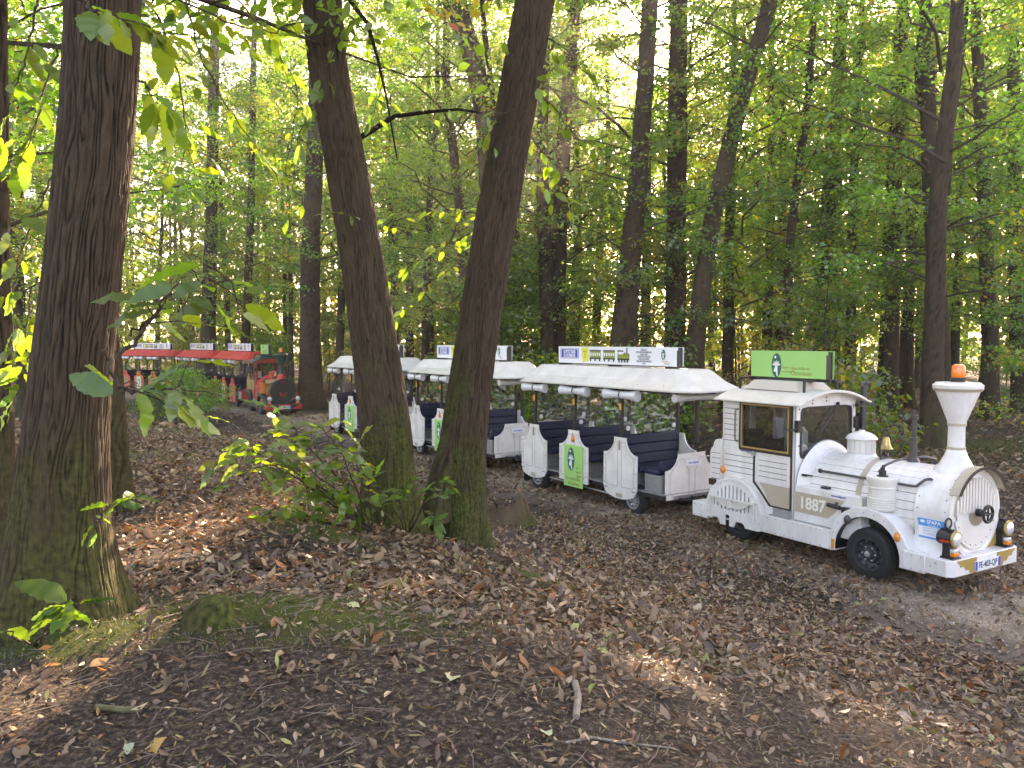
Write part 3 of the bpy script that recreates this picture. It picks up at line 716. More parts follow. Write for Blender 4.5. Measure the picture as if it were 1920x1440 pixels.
    # cylinder pots with their fittings and pipes
    for s in (-1, 1):
        px, py = 1.95, s * .57
        prof = [(.001, .925), (.165, .925), (.172, .935)]
        for k in range(5): prof += [(.178, .945 + .03 * k), (.178, .962 + .03 * k), (.169, .968 + .03 * k)]
        prof += [(.170, 1.10), (.168, 1.16), (.170, 1.20), (.182, 1.205), (.184, 1.22), (.174, 1.225), (.176, 1.27), (.192, 1.30), (.192, 1.345), (.185, 1.352), (.001, 1.354)]
        pt = MB().lathe(prof, (px, py, 0), 'z', 30).build('cylinder_pot', P['pot'], L, ang=30)
        MB().lathe([(.07, 1.354), (.07, 1.365), (.045, 1.37), (.045, 1.42), (.05, 1.425), (.028, 1.44), (.028, 1.47), (.012, 1.475), (.010, 1.50), (.001, 1.50)], (px, py, 0), 'z', 12).build('pot_valve', BLACK, pt)
        MB().tube([(px - .06, py, 1.40), (px + .02, py * .95, 1.50), (px + .03, py * .6, 1.545), (px, py * .15, 1.555)], .016, 6).build('steam_pipe', mat('pipe_grey', (.06, .055, .055), .4), pt)
        ya = s * .482; za = 1.275
        MB().tube([(.92, s * .44, za - .02), (.92, ya, za), (1.85, ya, za), (2.30, ya, za), (2.36, ya, za + .005), (2.44, s * .43, 1.37), (2.49, s * .40, 1.385), (2.49, s * .36, 1.37)], .018, 8).build('handrail', mat('pipe_grey', (.06, .055, .055), .4), L)
        MB().ball((.92, ya, za), .032, 8, 6).build('rail_boss', BLACK, L)
        MB().tube([(.74, s * .575, 1.20), (.84, s * .54, 1.19)], .012, 6).box(.70, .78, s * .59 - .01, s * .59 + .01, 1.18, 1.21).build('bonnet_catch', BLACK, L)
    # dome
    dm = MB().lathe([(.30, 1.40), (.295, 1.435), (.235, 1.47), (.205, 1.50), (.185, 1.535)], (1.22, 0, 0), 'z', 36)
    dm = dm.build('steam_dome', P['dome'], L)
    MB().lathe([(.178, 1.53), (.178, 1.735)], (1.22, 0, 0), 'z', 36).build('dome_drum', P['line'] if not white else mat('dome_joint_grey', (.25, .25, .25), .6), dm)
    st = MB()
    k_ = 3; w2 = math.radians(24) / 2 * .93
    for r_ in (.179, .186):
        for z_ in (1.54, 1.72):
            for i in range(k_ + 1):
                a = -w2 + 2 * w2 * i / k_; st.v.append((r_ * math.cos(a), r_ * math.sin(a), z_))
    K = 4
    st.f += [(2 * K + i, 2 * K + i + 1, 3 * K + i + 1, 3 * K + i) for i in range(3)] + [(0, 2 * K, 3 * K, K), (3, K + 3, 3 * K + 3, 2 * K + 3)] + [(i, i + 1, 2 * K + i + 1, 2 * K + i) for i in range(3)] + [(K + i, K + i + 1, 3 * K + i + 1, 3 * K + i) for i in range(3)]
    sme = st.mesh('stave'); sme.materials.append(P['dome']); shade(sme, 40)
    for i in range(15):
        o = link('stave', sme, dm); o.location = (1.22, 0, 0); o.rotation_euler = (0, 0, math.radians(24 * i))
    MB().lathe([(.205, 1.725), (.212, 1.735), (.205, 1.75), (.17, 1.79), (.10, 1.825), (.045, 1.838), (.04, 1.855), (.001, 1.857)], (1.22, 0, 0), 'z', 36).build('dome_cap', P['dome'], dm)
    # bell on its scroll stand
    be = MB().lathe([(.001, 1.80), (.03, 1.795), (.045, 1.76), (.052, 1.70), (.075, 1.65), (.09, 1.635), (.085, 1.632), (.001, 1.64)], (1.60, 0, 0), 'z', 18).build('bell', BRASS, L)
    mb = MB()
    for s in (-1, 1):
        mb.tube([(1.60, s * .10, 1.49), (1.60, s * .13, 1.56), (1.60, s * .135, 1.66), (1.60, s * .10, 1.76), (1.60, s * .04, 1.85), (1.60, s * .025, 1.89), (1.60, s * .05, 1.90)], .011, 6)
        mb.torus((1.60, s * .055, 1.555), .035, .009, 'x', 12, 5)
    mb.tube([(1.60, -.03, 1.84), (1.60, .03, 1.84)], .01, 5).tube([(1.60, -.12, 1.505), (1.60, .12, 1.505)], .014, 6)
    tag(mb.build('bell_stand', BLACK, be), kind='stuff')
    # standpipe
    MB().lathe([(.085, 1.48), (.07, 1.53), (.045, 1.555), (.040, 1.80), (.062, 1.805), (.062, 1.82), (.030, 1.83), (.030, 2.10), (.048, 2.105), (.048, 2.12), (.022, 2.125), (.020, 2.19), (.001, 2.19)], (1.97, .05, 0), 'z', 14).build('standpipe', mat('pipe_grey', (.06, .055, .055), .4), L)
    # chimney
    ch = MB().lathe([(.29, 1.42), (.25, 1.50), (.19, 1.55), (.135, 1.66), (.108, 1.735), (.104, 1.74)], (2.57, 0, 0), 'z', 40).build('chimney', P['stackbase'], L)
    MB().lathe([(.103, 1.735), (.100, 1.78), (.098, 2.04), (.112, 2.10), (.262, 2.50), (.262, 2.505)], (2.57, 0, 0), 'z', 40).build('chimney_cone', P['stack'], ch)
    MB().lathe([(.264, 2.50), (.285, 2.505), (.288, 2.555), (.27, 2.565), (.25, 2.585), (.10, 2.592), (.001, 2.592)], (2.57, 0, 0), 'z', 40).build('chimney_cap', P['stack'], ch)
    mb = MB()
    for (z, r) in ((1.755, .104), (2.055, .106)): mb.lathe([(r - .004, z - .018), (r + .004, z - .016), (r + .005, z + .016), (r - .004, z + .018)], (2.57, 0, 0), 'z', 36)
    mb.lathe([(.250, 2.475), (.270, 2.478), (.290, 2.512), (.28, 2.52)], (2.57, 0, 0), 'z', 36)
    tag(mb.build('chimney_band', P['band'], ch), kind='stuff')
    bc = MB().lathe([(.001, 2.59), (.085, 2.592), (.085, 2.62), (.092, 2.625), (.092, 2.645), (.07, 2.65)], (2.57, 0, 0), 'z', 24).build('beacon', BLACK, L)
    MB().lathe([(.078, 2.645), (.08, 2.66), (.079, 2.77), (.070, 2.80), (.045, 2.815), (.001, 2.818)], (2.57, 0, 0), 'z', 24).build('beacon_dome', ORANGE, bc)
    # sponsor sticker on the smokebox flank
    if white:
        p1, p2 = Vector((2.44, -.5365, .915)), Vector((2.44, -.510, .655))
        vax = (p1 - p2).normalized(); uax = Vector((1, 0, 0)); nax = uax.cross(vax)
        Ms = Matrix(((uax.x, vax.x, nax.x, p2.x), (uax.y, vax.y, nax.y, p2.y), (uax.z, vax.z, nax.z, p2.z), (0, 0, 0, 1))) @ T(0, 0, .012)
        sk = plate('sticker', [(0, 0), (.34, 0), (.34, .26), (0, .26)], [], .002, Ms @ T(0, 0, .001), PAPER, L)
        plate('sticker_head', [(.0, .165), (.34, .165), (.34, .26), (.0, .26)], [], .001, Ms @ T(0, 0, .0025), SKYB, sk)
        plate('sticker_foot', [(.0, .0), (.34, .0), (.34, .035), (.0, .035)], [], .001, Ms @ T(0, 0, .0025), SKYB, sk)
        plate('sticker_mark', [(.03, .205), (.075, .205), (.085, .22), (.085, .24), (.03, .24)], [], .001, Ms @ T(0, 0, .0035), WHITEINK, sk)
        words('sticker_name', 'SFAPA', .065, Ms @ T(.20, .222, .0035), WHITEINK, sk, .001, 'CENTER')
        words('lettering', 'www.sfapa.fr', .025, Ms @ T(.19, .18, .0035), WHITEINK, sk, 0, 'CENTER')
        for k, t_ in enumerate(('LOCATION DE', 'PETITS TRAINS', 'TOURISTIQUES')): words('lettering', t_, .034, Ms @ T(.17, .143 - .037 * k, .0025), mat('pale_blue_ink', (.42, .50, .66), .5), sk, .0006, 'CENTER')
    return L

def build_wagon(loc, rz, P, label, group, white):
    W = thing('road_train_carriage', loc, rz, label, 'carriage', group)
    XB, XF = -3.42, .80
    MB().box(XB, XF, -.45, .45, .33, .43).box(XB, XF, -.66, -.60, .36, .45).box(XB, XF, .60, .66, .36, .45).build('chassis', BLACK, W, .008)
    MB().box(XB, XF, -.70, .70, .452, .472).build('floor', TREAD, W)
    MB().tube([(.80, 0, .36), (1.42, 0, .34)], .035, 8).torus((1.46, 0, .34), .05, .018, 'z', 14, 6).tube([(.8, -.3, .36), (1.3, 0, .35)], .025, 6).tube([(.8, .3, .36), (1.3, 0, .35)], .025, 6).build('drawbar', BLACK, W)
    MB().tube([(-2.55, -.66, .30), (-.45, -.66, .26)], .014, 6).build('side_rail', STEEL, W)
    for x in (0.02, -2.97):
        for s in (-1, 1): wheel(W, x, s * .60, .27, .17, .165, s, P['wrim'])
        MB().tube([(x, -.55, .27), (x, .55, .27)], .035, 8).build('axle', BLACK, W)
    for s in (-1, 1): MB().box(-3.40, -3.38, s * .62 - .11, s * .62 + .11, .12, .42).build('mud_flap', RUBBER, W)
    cs_ = (-3.02, -1.66, -.27)
    for s, M0, xs in ((-1, SIDE_NEAR, 1), (1, SIDE_FAR, -1)):
        for i, c in enumerate(cs_):
            end = i != 1
            hw = .455
            sh = arc(hw, 1.36, .30, 262, 186, 8)            # concave shoulder
            right = [(hw, 1.06)] + sh + [(.165, 1.36)]
            pts = [(a, b) for a, b in right] + [(-a, b) for a, b in right[::-1]]
            if end:
                low = [(-hw, .44), (-hw + .03, .38)]
                m = 10
                for k in range(m):
                    t0 = -hw + .05 + (2 * hw - .1) * k / m; t1 = -hw + .05 + (2 * hw - .1) * (k + .5) / m
                    base = lambda t: .235 + .11 * (abs(t) / hw) ** 2.2
                    low += [(t0, base(t0) + .012), (t1, base(t1) - .006)]
                low += [(hw - .03, .38), (hw, .44)]
            else:
                low = [(-hw, .35), (hw, .35)]
            outer = [(xs * (c + a), b) for a, b in pts + low]
            ly = plate('side_panel', outer, [], .035, T(0, s * .745, 0) @ M0, P['lyre'], W, .005)
            # raised outline mouldings
            for sg in (-1, 1):
                zb = .46 if end else .44
                o1 = [(sg * .045, zb), (sg * .34, zb), (sg * .39, zb + .05), (sg * .39, 1.0), (sg * .30, 1.05), (sg * .20, 1.16), (sg * .155, 1.28), (sg * .045, 1.28)]
                t_ = .007
                o2 = [(sg * (.045 + t_), zb + t_), (sg * (.34 - t_ * .5), zb + t_), (sg * (.39 - t_), zb + .05 + t_ * .5), (sg * (.39 - t_), 1.0 - t_ * .6), (sg * (.30 - t_ * .8), 1.05 - t_ * .8), (sg * (.20 - t_), 1.16 - t_ * .6), (sg * (.155 - t_), 1.28 - t_), (sg * (.045 + t_), 1.28 - t_)]
                plate('moulding', [(xs * (c + a), b) for a, b in o1], [[(xs * (c + a), b) for a, b in o2]], .003, T(0, s * .7485, 0) @ M0, mat('moulding_grey', (.30, .28, .28), .5) if white else P['line'], ly)
            MB().box(c - .018, c + .018, s * .752 - .006, s * .752 + .006, 1.13, 1.31).build('panel_latch', mat('taupe_paint', (.34, .27, .20), .45) if white else BLACK, ly, .004)
            if end:
                MB().box(c - .075, c + .075, s * .752 - .012, s * .752 + .012, .275, .345).build('step_pad', P['tan'] if white else BLACK, ly, .006)
                mb = MB().box(c - .42, c - .33, s * .752 - .005, s * .752 + .005, .41, .43).box(c + .33, c + .42, s * .752 - .005, s * .752 + .005, .41, .43)
                tag(mb.build('hinge', STEEL, ly), kind='stuff')
            else:
                MB().ball((c + .02, s * .752, 1.19), .042, 8, 6, 1.5).build('side_marker_lamp', AMBER, ly)
                if white:
                    po = plate('poster', [(-.30, .25), (.30, .25), (.30, 1.07), (-.30, 1.07)], [], .006, T(c + .03, s * .760, 0) @ M0, GREENP, W)
                    Mp = T(c + .03, s * .760, .66) @ M0 @ T(0, 0, .001)
                    emblem(Mp @ T(-.07, .13, 0), .22, .46, po)
                    for k, t_ in enumerate(('Parc', 'naturel', 'régional')): words('lettering', t_, .065, Mp @ T(.09, -.03 - .075 * k, 0), BROWNINK, po, .0006, sx=.8)
                    words('lettering', 'de la Haute Vallée', .085, Mp @ T(.0, -.25, 0), BROWNINK, po, .001, 'CENTER', .74)
                    words('lettering', 'de Chevreuse', .085, Mp @ T(.02, -.345, 0), BROWNINK, po, .001, 'CENTER', .8)
                elif True:
                    po = plate('poster', [(-.20, .35), (.20, .35), (.20, 1.05), (-.20, 1.05)], [], .006, T(c + .03, s * .760, 0) @ M0, mat('pale_green_print', (.48, .70, .42), .5), W)
                    emblem(T(c + .03, s * .760, .74) @ M0 @ T(0, 0, .001), .2, .42, po)
            if not white:
                boards(ly, c - .30, c + .30, .52, .98, .08, s * .7465, yel, P['line'], s, .028)
            # post with reflector
            po_ = MB().box(c - .028, c + .028, s * .70 - .028, s * .70 + .028, 1.0, 2.24).build('post', BLACK, W, .004)
            MB().box(c - .024, c + .024, s * .735 - .006, s * .735 + .006, 1.86, 1.98).build('reflector', mat('orange_reflector', (.80, .32, .02), .4), po_)
            mb = MB()
            for (a, b) in ((-.42, 1.0), (.42, 1.0), (-.42, .75), (.42, .75), (-.42, .5), (.42, .5)): mb.ball((c + a, s * .747, b), .010, 6, 4)
            tag(mb.build('rivets', mat('rivet_grey', (.16, .15, .16), .5), ly), kind='stuff')
        # rolled-up clear curtains under the eaves
        rng = random.Random(4 if s < 0 else 9)
        for c, ln in ((-3.02, .78), (-1.66, .84), (-.27, .90)):
            prof = []
            for k in range(13):
                t = -1 + 2 * k / 12
                r = .050 + .030 * abs(t) ** 1.6 + rng.uniform(-.004, .004)
                prof.append((r, t * ln / 2))
            cu = MB().lathe([(.03, -ln / 2 - .002)] + prof + [(.03, ln / 2 + .002)], (c + .02, s * .74, 2.135), 'x', 14, sy=1.25).build('rolled_curtain', ROLLM, W)
            MB().torus((c + .02, s * .74, 2.135), .062, .012, 'x', 14, 5).tube([(c + .02, s * .74, 2.19), (c + .02, s * .72, 2.25)], .010, 5).build('curtain_strap', mat('strap_grey', (.12, .12, .13), .6), cu)
    # benches, one back to back pair at every post row
    for c in cs_:
        sb = thing('bench', (c, 0, 0)); sb.parent = W
        for (z0, z1) in ((.86, 1.04), (1.045, 1.22), (1.225, 1.40)):
            MB().box(-.055, .055, -.665, .665, z0, z1).build('backrest_cushion', NAVY, sb, .022)
        for dx in (-.29, .29):
            MB().box(dx - .21, dx + .21, -.665, .665, .775, .87).build('seat_cushion', NAVY, sb, .03)
        MB().box(-.33, .33, -.66, .66, .473, .774).build('bench_base', TREAD, sb)
        # clear draught screen above the backrest
        pv = []; nU, nV = 14, 8
        for j in range(nV + 1):
            for i in range(nU + 1):
                pv.append((.015 * math.sin(i * 1.3 + c) * math.sin(j * .6 + i * .4), -.66 + 1.32 * i / nU, 1.41 + .74 * j / nV))
        me = bpy.data.meshes.new('clear_screen'); me.from_pydata(pv, [], [(j * (nU + 1) + i, j * (nU + 1) + i + 1, (j + 1) * (nU + 1) + i + 1, (j + 1) * (nU + 1) + i) for j in range(nV) for i in range(nU)])
        me.materials.append(VINYL); shade(me, 60)
        so = link('clear_screen', me, sb)
        MB().lathe([(.016, -.006), (.045, -.006), (.045, .006), (.016, .006)], (.03, -.57, 1.52), 'x', 16).lathe([(.016, -.006), (.045, -.006), (.045, .006), (.016, .006)], (.03, .57, 1.52), 'x', 16).build('screen_fastener', mat('pale_plastic', (.66, .67, .68), .4), so)
    # end bulkhead with its shaped panel
    for x, M0, sg in ((.78, T(.80, 0, 0) @ FRONT, 1), (-3.44, T(-3.46, 0, 0) @ FRONT @ Matrix.Rotation(math.pi, 4, 'Y'), -1)):
        top = 1.15 if sg > 0 else 1.36
        sh = arc(.62, top + .02, .30, 262, 190, 7)
        right = [(.62, top - .28)] + sh + [(.33, top)]
        outer = right + [(-a, b) for a, b in right[::-1]] + [(-.62, .36), (.62, .36)]
        ep = plate('end_panel', outer, [], .03, M0, P['lyre'], W, .005)
        for q in (-1, 1):
            o1 = [(q * .07, .42), (q * .46, .42), (q * .53, .49), (q * .53, top - .34), (q * .42, top - .22), (q * .34, top - .10), (q * .20, top - .08), (q * .13, top - .22), (q * .07, top - .30)]
            cxm, czm = q * .30, .72
            o2 = [(cxm + (a - cxm) * .97, czm + (b - czm) * .982) for a, b in o1]
            plate('moulding', o1, [o2], .003, M0 @ T(0, 0, .003), mat('moulding_grey', (.30, .28, .28), .5) if white else P['line'], ep)
        if sg > 0:
            if white:
                plate('web_label', rrect(-.16, .22, .93, 1.03, .02), [], .003, M0 @ T(0, 0, .003), PAPER, ep)
                words('lettering', 'www.sfapa.fr', .06, M0 @ T(.03, .98, .004), BLUEINK, ep, .001, 'CENTER', .8)
            for (z0, z1) in ((.87, 1.04),):
                MB().box(.62, .72, -.64, .64, z0, z1).build('backrest_cushion', NAVY, W, .022)
            MB().box(.22, .63, -.64, .64, .775, .87).build('seat_cushion', NAVY, W, .03)
            MB().box(.28, .70, -.63, .63, .473, .774).build('bench_base', TREAD, W)
            MB().box(.655, .715, .20, .26, 1.3, 2.26).build('post', BLACK, W, .004)
            prof = [(.052 + .02 * abs(-1 + k / 6) + .006 * math.sin(k * 2.1), -.62 + 1.24 * k / 12) for k in range(13)]
            MB().lathe([(.02, -.625)] + prof + [(.02, .625)], (.98, 0, 2.14), 'y', 12).build('rolled_curtain', ROLLM, W)
            pv = [(.70, -.62, 1.37), (.70, .62, 1.37), (.70, .62, 2.15), (.70, -.62, 2.15)]
    # hipped roof with a shallow skirt
    def ring(x0, x1, hw, ch_, z): return [(x0, -hw + ch_, z), (x0 + ch_ * 1.1, -hw, z), (x1 - ch_ * 1.3, -hw, z), (x1, -hw + ch_, z), (x1, hw - ch_, z), (x1 - ch_ * 1.3, hw, z), (x0 + ch_ * 1.1, hw, z), (x0, hw - ch_, z)]
    rings = [ring(-3.70, 1.45, .80, .26, 2.245), ring(-3.72, 1.48, .82, .26, 2.25), ring(-3.72, 1.48, .82, .26, 2.275), ring(-3.68, 1.40, .79, .26, 2.29), ring(-3.58, 1.22, .58, .2, 2.40), ring(-3.42, .96, .40, .14, 2.60), ring(-3.40, .94, .38, .13, 2.61)]
    vs = [p for r_ in rings for p in r_]
    fs = [(k * 8 + i, k * 8 + (i + 1) % 8, (k + 1) * 8 + (i + 1) % 8, (k + 1) * 8 + i) for k in range(len(rings) - 1) for i in range(8)] + [tuple(range(8))[::-1], tuple((len(rings) - 1) * 8 + i for i in range(8))]
    rf = MB().add(vs, fs).build('roof', P['wagonroof'], W, 0, ang=14)
    MB().box(-3.3, .80, -.60, -.55, 2.20, 2.243).box(-3.3, .80, .55, .60, 2.20, 2.243).box(-3.6, 1.3, -.03, .03, 2.21, 2.243).build('roof_rail', BLACK, rf)
    mb = MB()
    for x in (-2.9, -1.3, .3): mb.box(x - .03, x + .03, -.16, .16, 2.612, 2.64)
    tag(mb.build('sign_foot', BLACK, rf), kind='stuff')
    if white:
        mb = MB()
        for k in range(7): mb.ball((-3.1 + .65 * k, -.70, 2.342), .007, 6, 4)
        for k in range(6): mb.ball((-3.0 + .75 * k, -.50, 2.49), .007, 6, 4)
        tag(mb.build('roof_screw', mat('rivet_grey', (.16, .15, .16), .5), rf), kind='stuff')
    banner(W, -3.02, .47, 2.64, 2.985)
    return W

def dirv(deg): a = math.radians(deg); return Vector((math.cos(a), -math.sin(a), 0)), Vector((math.sin(a), math.cos(a), 0))
hx, nn = dirv(59.6)
O = Vector((3.658, 11.877, 0)) + nn * .75
build_loco(tuple(O), math.radians(-59.6), PW, 'white steam-style road train engine numbered 1887 with green roof sign', 'FE-403-QP', True)
G1 = 'white open carriages behind the white engine'
hx, nn = dirv(57)
w1 = Vector((2.137, 14.227, 0)) + nn * .70
wag = build_wagon(tuple(w1), math.radians(-57), PW, 'white open carriage coupled directly behind the white engine', G1, True)
for (px, py, ang, lab) in ((-2.55, 21.73, 56.5, 'white open carriage in the middle, half hidden by the two leaning trunks'), (-5.85, 26.48, 55.5, 'last white open carriage, partly behind the left leaning trunk')):
    h2, n2 = dirv(ang)
    o2 = Vector((px, py, 0)) + n2 * .70 + h2 * 2.97
    c = copy_tree(wag); c.location = o2; c.rotation_euler = (0, 0, math.radians(-ang)); c['label'] = lab
hx, nn = dirv(60)
RO = Vector((-10.54, 33.38, 0)) - hx * 1.96 + nn * .75
build_loco(tuple(RO), math.radians(-60), PR, 'red and green steam-style road train engine parked in the distance', 'EX-838-EW', False)
G2 = 'red open carriages behind the red engine'
hx, nn = dirv(57)
r1 = RO - hx * 2.85
rw = build_wagon(tuple(r1), math.radians(-54), PR, 'red-roofed open carriage coupled directly behind the red engine', G2, False)
p = r1; ang = 54
for ang2, lab in ((50, 'middle red-roofed open carriage of the distant red train'), (33, 'last red-roofed open carriage at the tail of the red train')):
    h1, _ = dirv(ang); h2, _ = dirv(ang2)
    p = p - h1 * 4.0 - h2 * 1.85
    c = copy_tree(rw); c.location = p; c.rotation_euler = (0, 0, math.radians(-ang2)); c['label'] = lab
    ang = ang2
# ================================================================== ground
def ground_mat():
    m = bpy.data.materials.new('forest_soil'); m.use_nodes = True
    n = m.node_tree.nodes; l = m.node_tree.links; b = n['Principled BSDF']
    tc = n.new('ShaderNodeTexCoord')
    def noise(sc, det=6, ro=.6):
        x = n.new('ShaderNodeTexNoise'); x.inputs['Scale'].default_value = sc; x.inputs['Detail'].default_value = det; x.inputs['Roughness'].default_value = ro
        l.new(tc.outputs['Object'], x.inputs['Vector']); return x
    def ramp(src, stops):
        r = n.new('ShaderNodeValToRGB'); e = r.color_ramp.elements
        e[0].position, e[0].color = stops[0][0], (*stops[0][1], 1); e[1].position, e[1].color = stops[-1][0], (*stops[-1][1], 1)
        for p_, c_ in stops[1:-1]:
            q = e.new(p_); q.color = (*c_, 1)
        l.new(src, r.inputs[0]); return r
    a = noise(38, 8, .72)
    soil = ramp(a.outputs[0], [(.32, (.014, .010, .008)), (.47, (.040, .029, .022)), (.56, (.085, .063, .047)), (.68, (.20, .15, .11))])
    g = noise(75, 5, .8)
    mossc = ramp(g.outputs[0], [(.3, (.022, .030, .008)), (.55, (.065, .082, .016)), (.75, (.13, .14, .035))])
    at_ = n.new('ShaderNodeAttribute'); at_.attribute_name = 'col'
    sep = n.new('ShaderNodeSeparateColor'); l.new(at_.outputs['Color'], sep.inputs[0])
    nm = noise(9, 5, .7)
    ad = n.new('ShaderNodeMath'); ad.operation = 'ADD'; l.new(sep.outputs[0], ad.inputs[0])
    sb = n.new('ShaderNodeMath'); sb.operation = 'MULTIPLY_ADD'; l.new(nm.outputs[0], sb.inputs[0]); sb.inputs[1].default_value = 1.5; sb.inputs[2].default_value = -1.05
    l.new(sb.outputs[0], ad.inputs[1])
    mr = n.new('ShaderNodeMapRange'); mr.inputs[1].default_value = .12; mr.inputs[2].default_value = .45; l.new(ad.outputs[0], mr.inputs[0])
    gate = n.new('ShaderNodeMath'); gate.operation = 'MULTIPLY'; l.new(mr.outputs[0], gate.inputs[0])
    g2 = n.new('ShaderNodeMath'); g2.operation = 'GREATER_THAN'; g2.inputs[1].default_value = .02; l.new(sep.outputs[0], g2.inputs[0]); l.new(g2.outputs[0], gate.inputs[1])
    mx = n.new('ShaderNodeMix'); mx.data_type = 'RGBA'; l.new(gate.outputs[0], mx.inputs[0]); l.new(soil.outputs[0], mx.inputs[6]); l.new(mossc.outputs[0], mx.inputs[7])
    l.new(mx.outputs[2], b.inputs['Base Color']); b.inputs['Roughness'].default_value = .95; b.inputs['Specular IOR Level'].default_value = .15
    bp = n.new('ShaderNodeBump'); bp.inputs['Strength'].default_value = .9; bp.inputs['Distance'].default_value = .025
    l.new(a.outputs[0], bp.inputs['Height']); l.new(bp.outputs[0], b.inputs['Normal'])
    return m
def gravel_mat():
    m = bpy.data.materials.new('pale_gravel'); m.use_nodes = True
    n = m.node_tree.nodes; l = m.node_tree.links; b = n['Principled BSDF']
    tc = n.new('ShaderNodeTexCoord')
    v = n.new('ShaderNodeTexVoronoi'); v.inputs['Scale'].default_value = 55; l.new(tc.outputs['Object'], v.inputs['Vector'])
    nz = n.new('ShaderNodeTexNoise'); nz.inputs['Scale'].default_value = 2.2; nz.inputs['Detail'].default_value = 7; nz.inputs['Roughness'].default_value = .7; l.new(tc.outputs['Object'], nz.inputs['Vector'])
    r = n.new('ShaderNodeValToRGB'); e = r.color_ramp.elements
    e[0].position = .34; e[0].color = (.12, .088, .062, 1); e[1].position = .62; e[1].color = (.33, .25, .175, 1); l.new(nz.outputs[0], r.inputs[0])
    hs = n.new('ShaderNodeMix'); hs.data_type = 'RGBA'; hs.blend_type = 'OVERLAY'; hs.inputs[0].default_value = .55
    bw = n.new('ShaderNodeRGBToBW'); l.new(v.outputs['Color'], bw.inputs[0])
    l.new(r.outputs[0], hs.inputs[6]); l.new(bw.outputs[0], hs.inputs[7]); at_ = n.new('ShaderNodeAttribute'); at_.attribute_name = 'col'
    n3 = n.new('ShaderNodeTexNoise'); n3.inputs['Scale'].default_value = 1.6; n3.inputs['Detail'].default_value = 6; n3.inputs['Roughness'].default_value = .7; l.new(tc.outputs['Object'], n3.inputs['Vector'])
    sm_ = n.new('ShaderNodeMath'); sm_.operation = 'MULTIPLY_ADD'; sm_.inputs[1].default_value = .9; l.new(n3.outputs[0], sm_.inputs[0]); l.new(at_.outputs['Fac'], sm_.inputs[2])
    mr_ = n.new('ShaderNodeMapRange'); mr_.inputs[1].default_value = .92; mr_.inputs[2].default_value = 1.22; l.new(sm_.outputs[0], mr_.inputs[0])
    me_ = n.new('ShaderNodeMix'); me_.data_type = 'RGBA'; l.new(mr_.outputs[0], me_.inputs[0]); l.new(hs.outputs[2], me_.inputs[6])
    n4 = n.new('ShaderNodeTexNoise'); n4.inputs['Scale'].default_value = 38; n4.inputs['Detail'].default_value = 8; n4.inputs['Roughness'].default_value = .72; l.new(tc.outputs['Object'], n4.inputs['Vector'])
    r4 = n.new('ShaderNodeValToRGB'); e4 = r4.color_ramp.elements; e4[0].position = .32; e4[0].color = (.024, .017, .013, 1); e4[1].position = .74; e4[1].color = (.19, .135, .095, 1); l.new(n4.outputs[0], r4.inputs[0])
    l.new(r4.outputs[0], me_.inputs[7]); l.new(me_.outputs[2], b.inputs['Base Color'])
    b.inputs['Roughness'].default_value = .92
    bp = n.new('ShaderNodeBump'); bp.inputs['Strength'].default_value = .8; bp.inputs['Distance'].default_value = .02; l.new(v.outputs['Distance'], bp.inputs['Height']); l.new(bp.outputs[0], b.inputs['Normal'])
    return m
def axis(a, lo, hi, c, n):
    t = np.linspace(math.asinh((lo - c) / a), math.asinh((hi - c) / a), n); return c + a * np.sinh(t)
gx = axis(4.5, -320, 320, -.5, 290); gy = axis(4.0, -120, 420, 5.0, 310)
GX, GY = np.meshgrid(gx, gy)
GZ = zg(GX, GY)
pdist = path_dist(GX, GY)
edge = 2.05 + (vnoise(GX * .9, GY * .9 + 50) - .5) * 1.0
GZ = GZ - .05 * (pdist < 1.25)
moss = np.zeros_like(GX)
for (mx_, my_, a_, b_, hh, st) in MOSS:
    q = ((GX - mx_) / a_) ** 2 + ((GY - my_) / b_) ** 2
    moss = np.maximum(moss, st * np.exp(-q * .8))
moss = np.maximum(moss, .42 * sm((vnoise(GX * .25 + 90, GY * .25) - .52) / .25) * (GY > 9))
moss[moss < .06] = 0
V = np.stack([GX.ravel(), GY.ravel(), GZ.ravel()], 1)
ny, nx = GX.shape
idx = np.arange(nx * ny).reshape(ny, nx)
F = np.stack([idx[:-1, :-1].ravel(), idx[:-1, 1:].ravel(), idx[1:, 1:].ravel(), idx[1:, :-1].ravel()], 1)
me = quick_mesh('ground', V, F, np.stack([moss.ravel()] * 3, 1), True); me.materials.append(ground_mat())
tag(link('ground', me), 'dark brown forest floor rising in a low bank before the trains', None, None, 'structure')
# gravel path, a draped strip with a ragged edge
ss = [0.0]
for i in range(1, len(_pp)): ss.append(ss[-1] + float(np.hypot(*(_pp[i] - _pp[i - 1]))))
NL = 220
sl = np.linspace(0, ss[-1], NL)
def csm(vals):
    x = np.interp(sl, ss, vals)
    k = np.ones(9) / 9
    xp = np.concatenate([np.full(4, x[0]), x, np.full(4, x[-1])]); return np.convolve(xp, k, 'valid')
cxp, cyp = csm(_pp[:, 0]), csm(_pp[:, 1])
dx, dy = np.gradient(cxp), np.gradient(cyp); ln_ = np.hypot(dx, dy); nxp, nyp = -dy / ln_, dx / ln_
PV = []; PT = []; NWd = 17
for j in range(NWd):
    t = -1 + 2 * j / (NWd - 1)
    hw = 2.15 + (vnoise(sl * 1.3 + (0 if t < 0 else 77), sl * 0 + 3) - .5) * .9
    x = cxp + nxp * t * hw; y = cyp + nyp * t * hw
    z = zg(x, y) + .02 - (.06 if abs(t) > .99 else 0)
    PV.append(np.stack([x, y, z], 1)); PT.append(np.full(NL, abs(t)))
PV = np.stack(PV, 1).reshape(-1, 3); PT = np.stack(PT, 1).reshape(-1)
idx = np.arange(NL * NWd).reshape(NL, NWd)
